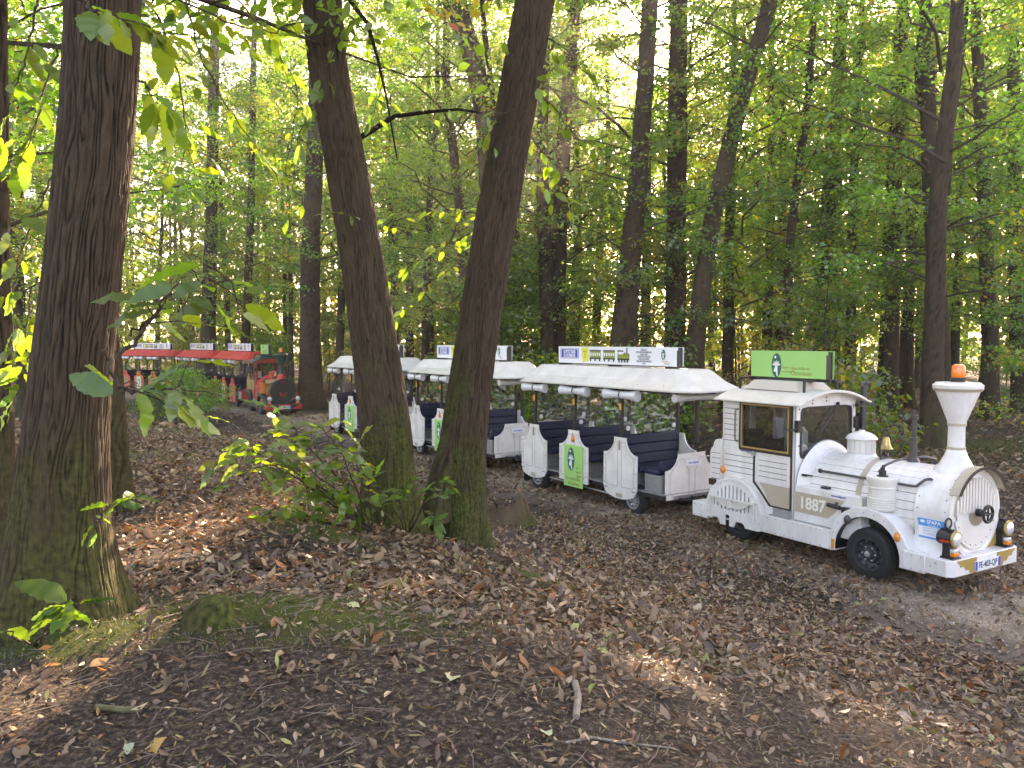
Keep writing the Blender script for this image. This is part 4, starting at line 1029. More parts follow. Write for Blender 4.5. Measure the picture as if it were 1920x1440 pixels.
F = np.stack([idx[:-1, :-1].ravel(), idx[1:, :-1].ravel(), idx[1:, 1:].ravel(), idx[:-1, 1:].ravel()], 1)
me = quick_mesh('gravel_path', PV, F, np.stack([PT] * 3, 1), True); me.materials.append(gravel_mat())
tag(link('gravel_path', me), 'pale gravel path under both trains strewn with leaves', None, None, 'structure')

# ================================================================== leaves: materials and shapes
def leaf_mat(name, trans=.5, use_attr=True, col=(.06, .12, .02), gain=(2.6, 2.3, 1.2), gloss=.06, rnd=.35, veins=False):
    m = bpy.data.materials.new(name); m.use_nodes = True
    n = m.node_tree.nodes; l = m.node_tree.links; n.clear()
    out = n.new('ShaderNodeOutputMaterial')
    oi = n.new('ShaderNodeObjectInfo')
    hsv = n.new('ShaderNodeHueSaturation')
    if use_attr:
        a = n.new('ShaderNodeAttribute'); a.attribute_name = 'col'; l.new(a.outputs['Color'], hsv.inputs['Color'])
    else:
        hsv.inputs['Color'].default_value = (*col, 1)
    mv = n.new('ShaderNodeMapRange'); mv.inputs[3].default_value = 1 - rnd; mv.inputs[4].default_value = 1 + rnd; l.new(oi.outputs['Random'], mv.inputs[0]); l.new(mv.outputs[0], hsv.inputs['Value'])
    mul = n.new('ShaderNodeMath'); mul.operation = 'MULTIPLY'; mul.inputs[1].default_value = 7.31; l.new(oi.outputs['Random'], mul.inputs[0])
    fr = n.new('ShaderNodeMath'); fr.operation = 'FRACT'; l.new(mul.outputs[0], fr.inputs[0])
    mh = n.new('ShaderNodeMapRange'); mh.inputs[3].default_value = .475; mh.inputs[4].default_value = .525; l.new(fr.outputs[0], mh.inputs[0]); l.new(mh.outputs[0], hsv.inputs['Hue'])
    base = hsv.outputs[0]
    if veins:
        tc = n.new('ShaderNodeTexCoord'); sp = n.new('ShaderNodeSeparateXYZ'); l.new(tc.outputs['Object'], sp.inputs[0])
        ab = n.new('ShaderNodeMath'); ab.operation = 'ABSOLUTE'; l.new(sp.outputs[1], ab.inputs[0])
        c1 = n.new('ShaderNodeMath'); c1.operation = 'MULTIPLY_ADD'; c1.inputs[1].default_value = -.9; l.new(ab.outputs[0], c1.inputs[0]); l.new(sp.outputs[0], c1.inputs[2])
        s1 = n.new('ShaderNodeMath'); s1.operation = 'MULTIPLY'; s1.inputs[1].default_value = 16; l.new(c1.outputs[0], s1.inputs[0])
        f1 = n.new('ShaderNodeMath'); f1.operation = 'PINGPONG'; f1.inputs[1].default_value = .5; l.new(s1.outputs[0], f1.inputs[0])
        m1 = n.new('ShaderNodeMapRange'); m1.inputs[1].default_value = .0; m1.inputs[2].default_value = .10; m1.inputs[3].default_value = 1.35; m1.inputs[4].default_value = 1.0; l.new(f1.outputs[0], m1.inputs[0])
        vm = n.new('ShaderNodeVectorMath'); vm.operation = 'SCALE'; l.new(base, vm.inputs[0]); l.new(m1.outputs[0], vm.inputs['Scale'])
        base = vm.outputs[0]
    d = n.new('ShaderNodeBsdfDiffuse'); l.new(base, d.inputs[0])
    t = n.new('ShaderNodeBsdfTranslucent')
    mm = n.new('ShaderNodeMix'); mm.data_type = 'RGBA'; mm.blend_type = 'MULTIPLY'; mm.inputs[0].default_value = 1.0; mm.inputs[7].default_value = (*gain, 1); l.new(base, mm.inputs[6]); l.new(mm.outputs[2], t.inputs[0])
    mx = n.new('ShaderNodeMixShader'); mx.inputs[0].default_value = trans; l.new(d.outputs[0], mx.inputs[1]); l.new(t.outputs[0], mx.inputs[2])
    g = n.new('ShaderNodeBsdfGlossy'); g.inputs['Roughness'].default_value = .38; g.inputs[0].default_value = (.9, .95, 1, 1)
    mg = n.new('ShaderNodeMixShader'); mg.inputs[0].default_value = gloss; l.new(mx.outputs[0], mg.inputs[1]); l.new(g.outputs[0], mg.inputs[2])
    l.new(mg.outputs[0], out.inputs[0])
    return m
CROWN = leaf_mat('crown_leaves', .68, gain=(2.6, 2.5, .9))
LEAF = leaf_mat('chestnut_leaf', .55, False, (.095, .155, .020), (2.9, 2.7, 1.0), .05, .35, True)
LEAFD = leaf_mat('dark_chestnut_leaf', .5, False, (.070, .125, .022), (2.6, 2.6, .9), .025, .30, True)
LITTER = leaf_mat('dry_leaves', .12, True, gain=(1.7, 1.3, .9), gloss=.03, rnd=0)
BARKCOL = dict(dark=(.040, .029, .022), light=(.175, .135, .105), moss=(.060, .070, .014))
def bark_mat(name, attr=True, tint=(1, 1, 1)):
    m = bpy.data.materials.new(name); m.use_nodes = True
    n = m.node_tree.nodes; l = m.node_tree.links; b = n['Principled BSDF']
    tc = n.new('ShaderNodeTexCoord'); mp = n.new('ShaderNodeMapping'); mp.inputs['Scale'].default_value = (85, 85, 9); l.new(tc.outputs['Object'], mp.inputs[0])
    nz = n.new('ShaderNodeTexNoise'); nz.inputs['Scale'].default_value = 1; nz.inputs['Detail'].default_value = 5; nz.inputs['Roughness'].default_value = .62; nz.inputs['Distortion'].default_value = .6; l.new(mp.outputs[0], nz.inputs['Vector'])
    r = n.new('ShaderNodeValToRGB'); e = r.color_ramp.elements
    e[0].position = .30; e[0].color = (.024 * tint[0], .019 * tint[1], .014 * tint[2], 1); e[1].position = .80; e[1].color = (.155 * tint[0], .122 * tint[1], .092 * tint[2], 1); src = r.outputs[0]
    if not attr: l.new(nz.outputs[0], r.inputs[0])
    if attr:
        a = n.new('ShaderNodeAttribute'); a.attribute_name = 'col'
        sp = n.new('ShaderNodeSeparateColor'); l.new(a.outputs['Color'], sp.inputs[0])
        mxx = n.new('ShaderNodeMix'); mxx.inputs[0].default_value = .46; l.new(nz.outputs[0], mxx.inputs[2]); l.new(sp.outputs[1], mxx.inputs[3]); l.new(mxx.outputs[0], r.inputs[0])
        n2 = n.new('ShaderNodeTexNoise'); n2.inputs['Scale'].default_value = 30; n2.inputs['Detail'].default_value = 4; l.new(tc.outputs['Object'], n2.inputs['Vector'])
        r2 = n.new('ShaderNodeValToRGB'); e = r2.color_ramp.elements; e[0].position = .3; e[0].color = (.018, .024, .006, 1); e[1].position = .72; e[1].color = (.105, .115, .024, 1); l.new(n2.outputs[0], r2.inputs[0])
        mx = n.new('ShaderNodeMix'); mx.data_type = 'RGBA'; l.new(sp.outputs[0], mx.inputs[0]); l.new(src, mx.inputs[6]); l.new(r2.outputs[0], mx.inputs[7]); src = mx.outputs[2]
    l.new(src, b.inputs['Base Color']); b.inputs['Roughness'].default_value = .9; b.inputs['Specular IOR Level'].default_value = .2
    bp = n.new('ShaderNodeBump'); bp.inputs['Strength'].default_value = .9; bp.inputs['Distance'].default_value = .02; l.new(nz.outputs[0], bp.inputs['Height']); l.new(bp.outputs[0], b.inputs['Normal'])
    return m
BARK = bark_mat('oak_bark', True, (.56, .49, .39)); BARKG = bark_mat('grey_bark', True, (.66, .61, .53)); TWIG = bark_mat('twig_bark', False, (.9, .85, .8))

def leaf_shape(n=8, wid=.19, fold=.22, curl=.22, serr=.12, seed=0):
    rs = np.random.RandomState(seed)
    ts = np.linspace(0, 1, n + 1)
    v = []; f = []
    for i, t in enumerate(ts):
        w_ = wid * math.sin(math.pi * t ** .85) ** .75 * (1 + (serr if i % 2 else -serr * .3)) if 0 < i < n else .001
        z = -curl * t * t + .04 * rs.uniform(-1, 1) * (0 < i < n)
        v += [(t, -w_, z + fold * w_ - .25 * w_ * rs.rand()), (t, 0, z), (t, w_, z + fold * w_ - .25 * w_ * rs.rand())]
    for i in range(n):
        a = 3 * i
        f += [(a, a + 1, a + 4, a + 3), (a + 1, a + 2, a + 5, a + 4)]
    v += [(-.14, -.008, .02), (-.14, .008, .02)]; k = len(v)
    f.append((k - 2, k - 1, 1)) if False else None
    me = bpy.data.meshes.new('leaf'); me.from_pydata(v[:-2], [], f); me.update()
    me.polygons.foreach_set('use_smooth', np.ones(len(f), bool))
    return me
LSH = []; LSHD = []
for k, (w_, fo, cu) in enumerate(((.19, .25, .22), (.21, .1, .38), (.17, .35, .10), (.20, -.1, .30))):
    a = leaf_shape(12, w_, fo, cu, .12, k); a.materials.append(LEAF); LSH.append(a)
    b = leaf_shape(12, w_, fo, cu, .12, k + 9); b.materials.append(LEAFD); LSHD.append(b)
def put_leaf(parent, p, d, up, size, shapes, rng, name='leaf'):
    d = d.normalized(); up = (up - d * up.dot(d))
    if up.length < 1e-4: up = d.orthogonal()
    up.normalize(); sd = up.cross(d)
    o = bpy.data.objects.new(name, rng.choice(shapes)); COL.objects.link(o); o.parent = parent
    M4 = Matrix(((d.x, sd.x, up.x, p.x), (d.y, sd.y, up.y, p.y), (d.z, sd.z, up.z, p.z), (0, 0, 0, 1))) @ Matrix.Diagonal((size, size * rng.uniform(.85, 1.2), size, 1))
    o.matrix_basis = M4
    return o
def spray(parent, org, pts, n, size, shapes, seed, r0=.006, droop=.35, start=.25, spread=1.0, name='branch'):
    """a twig (part) with separate leaves (sub-parts); points in world space, parent at org"""
    rng = random.Random(seed); org = Vector(org)
    P_ = [Vector(p) for p in pts]
    fine = []
    for i in range(len(P_) - 1):
        for k in range(6):
            t = k / 6; fine.append(P_[i].lerp(P_[i + 1], t) + Vector((rng.uniform(-1, 1), rng.uniform(-1, 1), rng.uniform(-1, 1))) * .012)
    fine.append(P_[-1])
    rr = [r0 * (1 - .75 * i / (len(fine) - 1)) for i in range(len(fine))]
    bmb = MB().tube([p - org for p in fine], rr, 6)
    L_ = len(fine) - 1
    todo = []
    for k in range(n):
        t = start + (1 - start) * (k + rng.uniform(.2, .8)) / n
        i = min(int(t * L_), L_ - 1); p = fine[i].lerp(fine[i + 1], t * L_ - i)
        d = (fine[i + 1] - fine[i]).normalized()
        side = d.cross(Vector((0, 0, 1)))
        if side.length < .1: side = Vector((1, 0, 0))
        side.normalize(); sg = 1 if k % 2 else -1
        if k >= n - 2: sg *= .35
        if n > 12:
            off = (side * sg * rng.uniform(.2, 1.0) + d * rng.uniform(-.1, .7) + Vector((0, 0, rng.uniform(-.5, .35)))) * size * rng.uniform(.3, 1.55)
            bmb.tube([p - org, p - org + off * .6 + Vector((0, 0, .01)), p - org + off], [r0 * .35, r0 * .28, r0 * .2], 4)
            p = p + off
        dd = d * rng.uniform(-.1, .8) + side * sg * spread * rng.uniform(.2, 1.1) + Vector((rng.uniform(-.3, .3), rng.uniform(-.3, .3), -droop * rng.uniform(-.2, 1.5)))
        upv = Vector((rng.uniform(-.8, .8), rng.uniform(-.9, .5), 1))
        todo.append((p - org + dd.normalized() * size * .10, dd, upv, size * rng.uniform(.65, 1.15)))
    br = bmb.build(name, TWIG, parent)
    for q in todo: put_leaf(br, *q, shapes, rng)
    return br

# ================================================================== trunks
def trunk_mesh(name, pts, rad, nth=64, dz=.03, flare=.9, fh=.35, lobes=5, seed=0, moss=0.0, mossh=1.0, mdir=0.0, amp=.013, ridge=.040, fine=None):
    rs = np.random.RandomState(seed)
    pts = np.array([tuple(p) for p in pts]); org = pts[0].copy()
    seg = np.linalg.norm(np.diff(pts, axis=0), axis=1); s = np.concatenate([[0], np.cumsum(seg)])
    nz_ = max(6, int(s[-1] / dz))
    sf = min(s[-1], fine or s[-1])
    sv = np.concatenate([np.linspace(0, sf, max(6, int(sf / dz))), np.linspace(sf, s[-1], max(2, int((s[-1] - sf) / (dz * 6))))[1:]]) if sf < s[-1] - .1 else np.linspace(0, s[-1], nz_)
    nz_ = len(sv)
    def smth(v):
        x = np.interp(sv, s, v); k = max(3, int(.10 * nz_) | 1); w_ = np.hanning(k + 2)[1:-1]; w_ /= w_.sum()
        pad = k // 2
        e0 = 2 * x[0] - x[1:pad + 1][::-1]; e1 = 2 * x[-1] - x[-pad - 1:-1][::-1]
        return np.convolve(np.concatenate([e0, x, e1]), w_, 'valid')
    X, Y, Z = smth(pts[:, 0]), smth(pts[:, 1]), np.interp(sv, s, pts[:, 2])
    R = smth(np.array(rad))
    th = np.arange(nth) / nth * 2 * math.pi
    TH, SV = np.meshgrid(th, sv)
    K = max(8, int(2 * math.pi * float(np.mean(R)) / ridge))
    ph = rs.rand() * 50
    wob = (vnoise(SV * 1.1 + ph, TH * 0 + 5) - .5) * 1.2
    u1 = TH / (2 * math.pi) * K + wob
    n1 = vnoise(np.mod(u1, K), SV * 4.0 + ph, K); n2 = vnoise(np.mod(u1 * 2, 2 * K), SV * 14 + ph + 9, 2 * K)
    ph2 = u1 + 2.4 * (vnoise(np.mod(u1 * .5, max(4, K // 2)), SV * 3.4 + ph + 30, max(4, K // 2)) - .5) + 1.3 * (n1 - .5)
    sn = np.abs(np.sin(math.pi * ph2))
    gate = sm((vnoise(np.mod(u1, K), SV * 2.2 + ph + 60, K) - .22) / .3)
    rid = 1 - np.exp(-(sn / .38) ** 2) * (.12 + .88 * gate)
    rid = rid * .58 + n2 * .42
    lump = (vnoise(np.mod(TH / (2 * math.pi) * 5, 5), SV * .9 + ph, 5) - .5)
    fl = flare * np.exp(-SV / fh) * (1 + .55 * np.cos(lobes * TH + ph) + .3 * np.cos((lobes - 2) * TH + 2 * ph))
    RR = R[:, None] * (1 + np.maximum(fl, -.1)) + lump * .12 * R[:, None] + (rid - .5) * amp * 2
    VX = X[:, None] + RR * np.cos(TH); VY = Y[:, None] + RR * np.sin(TH); VZ = np.repeat(Z[:, None], nth, 1) - .0
    V_ = np.stack([VX, VY, VZ], 2).reshape(-1, 3) - org
    idx = np.arange(len(sv) * nth).reshape(len(sv), nth); i2 = np.roll(idx, -1, 1)
    F_ = np.stack([idx[:-1].ravel(), i2[:-1].ravel(), i2[1:].ravel(), idx[1:].ravel()], 1)
    mk = moss * np.clip(1.15 - SV / mossh + (vnoise(np.mod(TH / (2 * math.pi) * 9, 9), SV * 4 + 3, 9) - .5) * 1.3 + .45 * np.cos(TH - mdir), 0, 1)
    me = quick_mesh(name, V_, F_, np.stack([mk.ravel(), rid.ravel(), mk.ravel()], 1), True)
    return me
def crown_data(seed, H=19, z0=4.0, R=3.9, nb=40, twigs=6, per=60, leaf=.15, hexl=False, sig=(.34, .34, .13), gold=.08, low=1.0):
    rs = np.random.RandomState(seed)
    cen = []; mb = MB()
    for i in range(nb):
        f = (i + rs.rand()) / nb
        z = z0 + (H - z0) * f
        az = i * 2.39996 + rs.rand() * .9
        L_ = R * (math.sin(math.pi * min(1, .28 * low + .72 * f * .95)) ** .7 + .12) * rs.uniform(.55, 1.12)
        el = math.radians(rs.uniform(4, 38) + 24 * f)
        d = Vector((math.cos(az) * math.cos(el), math.sin(az) * math.cos(el), math.sin(el)))
        p0 = Vector((0, 0, z)); bp_ = []
        for k in range(6):
            t = k / 5
            bp_.append(p0 + d * L_ * t + Vector((rs.uniform(-.22, .22), rs.uniform(-.22, .22), -.20 * L_ * t * t)))
        mb.tube(bp_, [.032 * (1 - .8 * k / 5) * (L_ / 3) for k in range(6)], 4)
        for j in range(twigs):
            t = .28 + .72 * (j + rs.rand()) / twigs
            b0 = bp_[min(4, int(t * 5))].lerp(bp_[min(5, int(t * 5) + 1)], t * 5 % 1 if t < 1 else 0)
            a2 = az + rs.choice([-1, 1]) * rs.uniform(.4, 1.4); tl = rs.uniform(.3, 1.0) * (L_ * .3)
            e = b0 + Vector((math.cos(a2), math.sin(a2), rs.uniform(-.25, .25))) * tl
            if tl > .3: mb.tube([b0, e], [.012, .004], 3)
            cen.append((*e, rs.rand())); 
    cen = np.array(cen)
    n = len(cen) * per
    ci = np.repeat(np.arange(len(cen)), per)
    p = cen[ci, :3] + rs.randn(n, 3) * np.array(sig)
    p[:, 2] -= .10 * (p[:, 0] ** 2 + p[:, 1] ** 2) * .02
    az = rs.rand(n) * 2 * math.pi; el = rs.normal(-.25, .45, n)
    d = np.stack([np.cos(az) * np.cos(el), np.sin(az) * np.cos(el), np.sin(el)], 1)
    up = rs.randn(n, 3) * .75 + np.array([0, 0, 1.0])
    sd = np.cross(up, d); sd /= np.linalg.norm(sd, axis=1)[:, None] + 1e-9
    nr = np.cross(d, sd)
    l_ = leaf * rs.uniform(.6, 1.25, n)[:, None]; wd = l_ * rs.uniform(.24, .36, n)[:, None]
    if hexl:
        v = np.stack([p, p + d * l_ * .25 + sd * wd * .75 + nr * l_ * .04, p + d * l_ * .62 + sd * wd * .9 + nr * l_ * .02, p + d * l_ - nr * l_ * .15, p + d * l_ * .62 - sd * wd * .9 + nr * l_ * .02, p + d * l_ * .25 - sd * wd * .75 + nr * l_ * .04], 1)
        k = 6
        b = np.arange(n)[:, None] * 6
        F_ = np.concatenate([b + np.array([[0, 1, 2, 3]]), b + np.array([[0, 3, 4, 5]])], 0)
    else:
        v = np.stack([p, p + d * l_ * .5 + sd * wd + nr * l_ * .06, p + d * l_ - nr * l_ * .1, p + d * l_ * .5 - sd * wd + nr * l_ * .06], 1)
        k = 4
        F_ = np.arange(n)[:, None] * 4 + np.array([[0, 1, 2, 3]])
    base = np.array([.080, .150, .018]) * rs.uniform(.65, 1.5, n)[:, None]
    clump = cen[ci, 3]
    yel_ = (clump > 1 - gold * 1.6) & (rs.rand(n) < .75) | (rs.rand(n) < gold * .5)
    base[yel_] = np.array([.17, .155, .018]) * rs.uniform(.7, 1.3, yel_.sum())[:, None]
    org_ = rs.rand(n) < gold * .10
    base[org_] = np.array([.24, .085, .018])
    base *= (.75 + .5 * clump)[:, None]
    col = np.repeat(base, k, 0)
    return v.reshape(-1, 3), F_, col, mb
CR = []; CACHE = {}
def make_crown(**kw):
    v, F_, col, mb = crown_data(**kw)
    me = quick_mesh('crown', v, F_, col); me.materials.append(CROWN)
    CACHE[me.name] = (v, F_, col, 6 if kw.get('hexl') else 4, kw['R'] * 1.25 + 1)
    bm_ = mb.mesh('limbs'); bm_.materials.append(TWIG); shade(bm_, 60)
    return me, bm_
for k in range(7):
    CR.append(make_crown(seed=20 + k, H=[19, 21, 17, 20, 22, 18, 20][k], z0=[3.2, 4.5, 3.0, 5.0, 3.8, 2.6, 4.0][k], R=[3.9, 4.3, 3.5, 4.2, 4.4, 3.6, 4.0][k], gold=[.03, .05, .08, .02, .06, .11, .04][k], nb=40, twigs=6, per=56))
THIN = [make_crown(seed=40 + k, H=20, z0=4.0, R=4.0, nb=36, twigs=6, per=50, sig=(.32, .32, .13), gold=.05) for k in range(2)]
LOWN = make_crown(seed=55, H=11, z0=4.4, R=3.9, nb=26, twigs=6, per=44, leaf=.15, hexl=True, gold=.02, low=2.0)
NEARC = [make_crown(seed=50, H=15, z0=6.8, R=3.6, nb=26, twigs=6, per=46, leaf=.17, hexl=True, gold=.06), make_crown(seed=51, H=14, z0=6.4, R=3.4, nb=26, twigs=6, per=46, leaf=.17, hexl=True, gold=.08)]
UND = [make_crown(seed=60 + k, H=[5.2, 4.2, 6.2][k], z0=.7, R=[2.0, 1.7, 2.3][k], nb=20, twigs=5, per=48, leaf=.13, sig=(.30, .30, .11), gold=[.05, .15, .3][k]) for k in range(3)]
BUSH = [make_crown(seed=70 + k, H=1.5, z0=.12, R=1.05, nb=16, twigs=5, per=34, leaf=.10, hexl=True, sig=(.18, .18, .10), gold=g_) for k, g_ in enumerate((.0, .25))]
def add_crown(t, cr, dx=0, dy=0, rot=0, sc=1.0, dz=0):
    for nm, me in (('crown', cr[0]), ('limbs', cr[1])):
        o = link(nm, me, t); o.location = (dx, dy, dz); o.rotation_euler = (0, 0, rot); o.scale = (sc, sc, sc)
def tree(name, label, cat, pix, Y, group=None, base=None, nth=40, dz=.06, crown=None, crot=0, csc=1.0, flare=.7, fh=.4, moss=.3, mossh=1.0, bark=None, seed=0, top=None, lobes=5, amp=.012, mdir=0.0, ridge=.05, fine=None):
    """pix: list of (u, v, width in px) from low to high; trunk runs from the ground up through them at depth Y"""
    P_ = [at(u, v, Y) for u, v, w_ in pix]; R_ = [w_ * .5 * Y / FPX for u, v, w_ in pix]
    b = Vector((P_[0].x + (P_[0].x - P_[1].x) * .3, P_[0].y, 0)) if base is None else Vector(base)
    b.z = zg1(b.x, b.y) - .12
    if P_[0].z > b.z + .25: P_ = [b] + P_; R_ = [R_[0] * 1.06] + R_
    else: P_[0] = b
    if top:
        d = (P_[-1] - P_[-2]).normalized(); P_.append(P_[-1] + d * top); R_.append(R_[-1] * .55)
    t = thing(name, tuple(P_[0]), 0, label, cat, group)
    me = trunk_mesh('trunk', P_, R_, nth, dz, flare, fh, lobes, seed, moss, mossh, mdir, amp, ridge, fine); me.materials.append(bark or BARK)
    link('trunk', me, t)
    if crown is not None:
        q = P_[-1] - P_[0]
        zc = min(1.0, 9.0 / max(q.z, 1))
        add_crown(t, crown, q.x * zc, q.y * zc, crot, csc)
    return t, P_
# ================================================================== trees one can tell apart
TL, _ = tree('oak_tree', 'massive dark trunk filling the left side, moss and roots at its foot', 'tree', [(104, 1185, 197), (112, 1060, 172), (118, 900, 150), (130, 760, 134), (148, 600, 129), (166, 430, 124), (183, 260, 122), (192, 100, 122), (196, -60, 120)], 4.25, base=at(112, 1185, 4.25), nth=340, dz=.020, fine=5.2, flare=.62, fh=.26, moss=.62, mossh=.85, seed=3, top=5.0, lobes=4, amp=.010, mdir=-1.2, ridge=.021, crown=None)
TA, _ = tree('oak_tree', 'leaning trunk left of the pair in front of the carriages, tilting left', 'tree', [(722, 985, 105), (728, 900, 96), (722, 800, 93), (706, 680, 86), (690, 560, 82), (672, 450, 78), (650, 330, 75), (628, 200, 71), (613, 100, 69), (603, -20, 68)], 8.0, base=at(725, 1000, 8.0), nth=280, dz=.022, fine=6.6, flare=.40, fh=.30, moss=.9, mossh=1.1, seed=8, top=6, crown=NEARC[0], crot=1.0, amp=.011, mdir=-.9, ridge=.025)
TB, _ = tree('oak_tree', 'leaning trunk right of the pair in front of the carriages, tilting right', 'tree', [(862, 955, 95), (866, 870, 88), (872, 790, 84), (885, 690, 79), (903, 570, 77), (925, 440, 74), (950, 300, 72), (974, 170, 71), (990, 80, 72), (1008, -20, 72)], 8.45, base=at(858, 965, 8.45), nth=280, dz=.022, fine=6.6, flare=.42, fh=.36, moss=1.0, mossh=1.4, seed=12, top=6, crown=NEARC[1], crot=2.6, amp=.011, mdir=3.4, ridge=.025)
# second stem of the right trunk's foot
me = trunk_mesh('root_spur', [at(822, 975, 8.2), at(828, 900, 8.25), at(846, 820, 8.35), at(862, 740, 8.45)], [.13, .12, .10, .05], 60, .03, .5, .25, 3, 5, 1.0, 1.2, 2.0); me.materials.append(BARK)
o = link('root_spur', me, TB); o.location = at(822, 975, 8.2) - TB.location
G3 = 'trees standing behind the trains'
BT = [
 ('oak_tree', 'dark trunk cut off by the left edge of the picture', [(0, 900, 48), (-3, 500, 36), (-6, 200, 32), (-8, -40, 32)], 5.6, 0, BARK, 1.0),
 ('oak_tree', 'narrow trunk peeping out behind the massive left trunk', [(212, 905, 52), (206, 700, 44), (150, 200, 40), (140, -60, 40)], 7.4, 1, BARK, 1.0),
 ('oak_tree', 'stout dark trunk just right of the red engine', [(583, 752, 46), (581, 640, 38), (582, 480, 34), (590, 300, 30), (596, 40, 25)], 36, 3, BARK, 1.0),
 ('beech_tree', 'pale grey trunk rising behind the red carriages', [(390, 690, 30), (391, 600, 26), (396, 420, 22), (402, 100, 18)], 47, 0, BARKG, 1.05),
 ('beech_tree', 'thin dark trunk behind the roof of the first red carriage', [(458, 690, 17), (462, 600, 15), (470, 420, 13), (476, 100, 10)], 46, 5, BARK, .95),
 ('oak_tree', 'left stem of the close pair just right of the leaning trunks', [(1030, 745, 30), (1027, 600, 27), (1021, 430, 24), (1016, 280, 21), (1022, 60, 18)], 26.6, 2, BARK, .9),
 ('oak_tree', 'right stem of the close pair just right of the leaning trunks', [(1046, 745, 32), (1045, 600, 30), (1049, 430, 27), (1056, 280, 26), (1070, 100, 24), (1080, -40, 22)], 27.2, 6, BARK, .9),
 ('oak_tree', 'thick trunk rising behind the sign of the nearest carriage', [(1166, 720, 60), (1172, 600, 46), (1184, 460, 38), (1197, 330, 34), (1208, 180, 31), (1220, -20, 28)], 24, 1, BARK, .95),
 ('oak_tree', 'straight ivy-darkened trunk between the carriage sign and the leaning grey trunk', [(1264, 730, 46), (1266, 600, 38), (1268, 420, 34), (1270, 250, 34), (1272, 60, 32), (1273, -40, 30)], 26.5, 4, BARK, .95),
 ('beech_tree', 'smooth grey trunk slanting right above the white engine cab', [(1296, 735, 44), (1304, 640, 35), (1318, 520, 33), (1338, 400, 31), (1368, 270, 30), (1400, 150, 29), (1440, 20, 28), (1452, -40, 27)], 24.5, 3, BARKG, .9),
 ('beech_tree', 'slender bent trunk above the green roof sign', [(1474, 745, 20), (1477, 620, 17), (1479, 480, 15), (1492, 350, 14), (1512, 220, 13), (1524, 60, 11)], 27, 5, BARK, .85),
 ('oak_tree', 'dark straight trunk right of the green roof sign', [(1538, 752, 36), (1541, 620, 31), (1546, 480, 29), (1558, 330, 26), (1572, 150, 23), (1580, -20, 21)], 31, 0, BARK, 1.0),
 ('beech_tree', 'thin twiggy trunk between the green sign and the chimney', [(1592, 752, 21), (1595, 620, 18), (1596, 480, 16), (1602, 300, 13), (1612, 100, 10)], 28, 2, BARK, .8),
 ('oak_tree', 'broad shaded trunk left of the engine chimney', [(1663, 770, 42), (1667, 650, 34), (1670, 500, 30), (1678, 300, 26), (1690, 60, 22)], 30, 6, BARK, .95),
 ('oak_tree', 'tall forked trunk behind the engine chimney', [(1762, 778, 42), (1762, 640, 34), (1756, 520, 31), (1748, 400, 29), (1742, 280, 27), (1738, 120, 24), (1735, -30, 22)], 26, 4, BARK, 1.0),
 ('beech_tree', 'grey trunk near the right edge beyond the chimney', [(1858, 775, 32), (1856, 640, 28), (1850, 480, 25), (1842, 300, 22), (1832, 80, 19)], 29, 1, BARKG, .95),
 ('oak_tree', 'trunk at the very right edge of the wood', [(1912, 770, 32), (1908, 600, 27), (1904, 400, 24), (1900, 100, 20)], 32, 0, BARK, .95),
]
occ = []
def lane(x, y): return 15 < y < 52 and abs(x - (.267 * y - 1.8)) < 4.2
def sunlane(u, Y): return lane((u - 960) / FPX * Y, Y)
for i, (nm, lab, pix, Y, c, bk, sc_) in enumerate(BT):
    t, P_ = tree(nm, lab, 'tree', pix, Y, G3 if Y > 10 else None, nth=44 if Y > 10 else 90, dz=.08 if Y > 10 else .03, crown=(THIN[i % 2] if sunlane(pix[0][0], Y) else CR[c]) if Y > 10 else LOWN, crot=i * 1.7, csc=sc_, flare=.45, fh=.5, moss=.35, seed=30 + i, top=3.0 if Y > 10 else 4, bark=bk, amp=.014)
    occ.append((t.location.x, t.location.y))
    if 'forked' in lab:
        q = [at(u, v, Y) - t.location for u, v in ((1757, 440), (1772, 330), (1776, 260), (1790, 170), (1806, 40), (1812, -40))]
        MB().tube(q, [.22, .19, .17, .16, .14, .12], 10).build('fork_limb', BARK, t)
        q = [at(u, v, Y) - t.location for u, v in ((1744, 260), (1722, 180), (1718, 120), (1724, 60))]
        MB().tube(q, [.12, .09, .07, .05], 8).build('fork_limb', BARK, t)
# dark limb in the gap between the two leaning trunks
t, _ = tree('oak_tree', 'bent dark limbed trunk in the gap between the two leaning trunks', 'tree', [(884, 720, 40), (898, 560, 38), (918, 330, 36), (905, 185, 36), (882, 90, 38), (858, 20, 40), (846, -40, 40)], 25.5, G3, nth=44, dz=.07, crown=THIN[0], crot=.4, csc=.85, flare=.4, seed=91, moss=.3, top=2)
q = [at(u, v, 25.2) - t.location for u, v in ((940, 300), (928, 225), (918, 130), (908, 60), (902, -30))]
MB().tube(q, [.11, .10, .09, .08, .07], 8).build('limb', BARK, t)
# arching limbs that cross the sunlit gap
for tt, pts, r_, Y in ((TA, ((655, 270), (700, 243), (740, 218), (800, 210), (860, 205), (905, 212)), .038, 9.4), (TA, ((655, 0), (690, 45), (708, 110), (724, 180), (745, 300)), .022, 7.6)):
    q = [at(u, v, Y) - tt.location for u, v in pts]
    MB().tube(q, [r_ * (1 - .7 * k / (len(q) - 1)) for k in range(len(q))], 8).build('limb', BARK, tt)

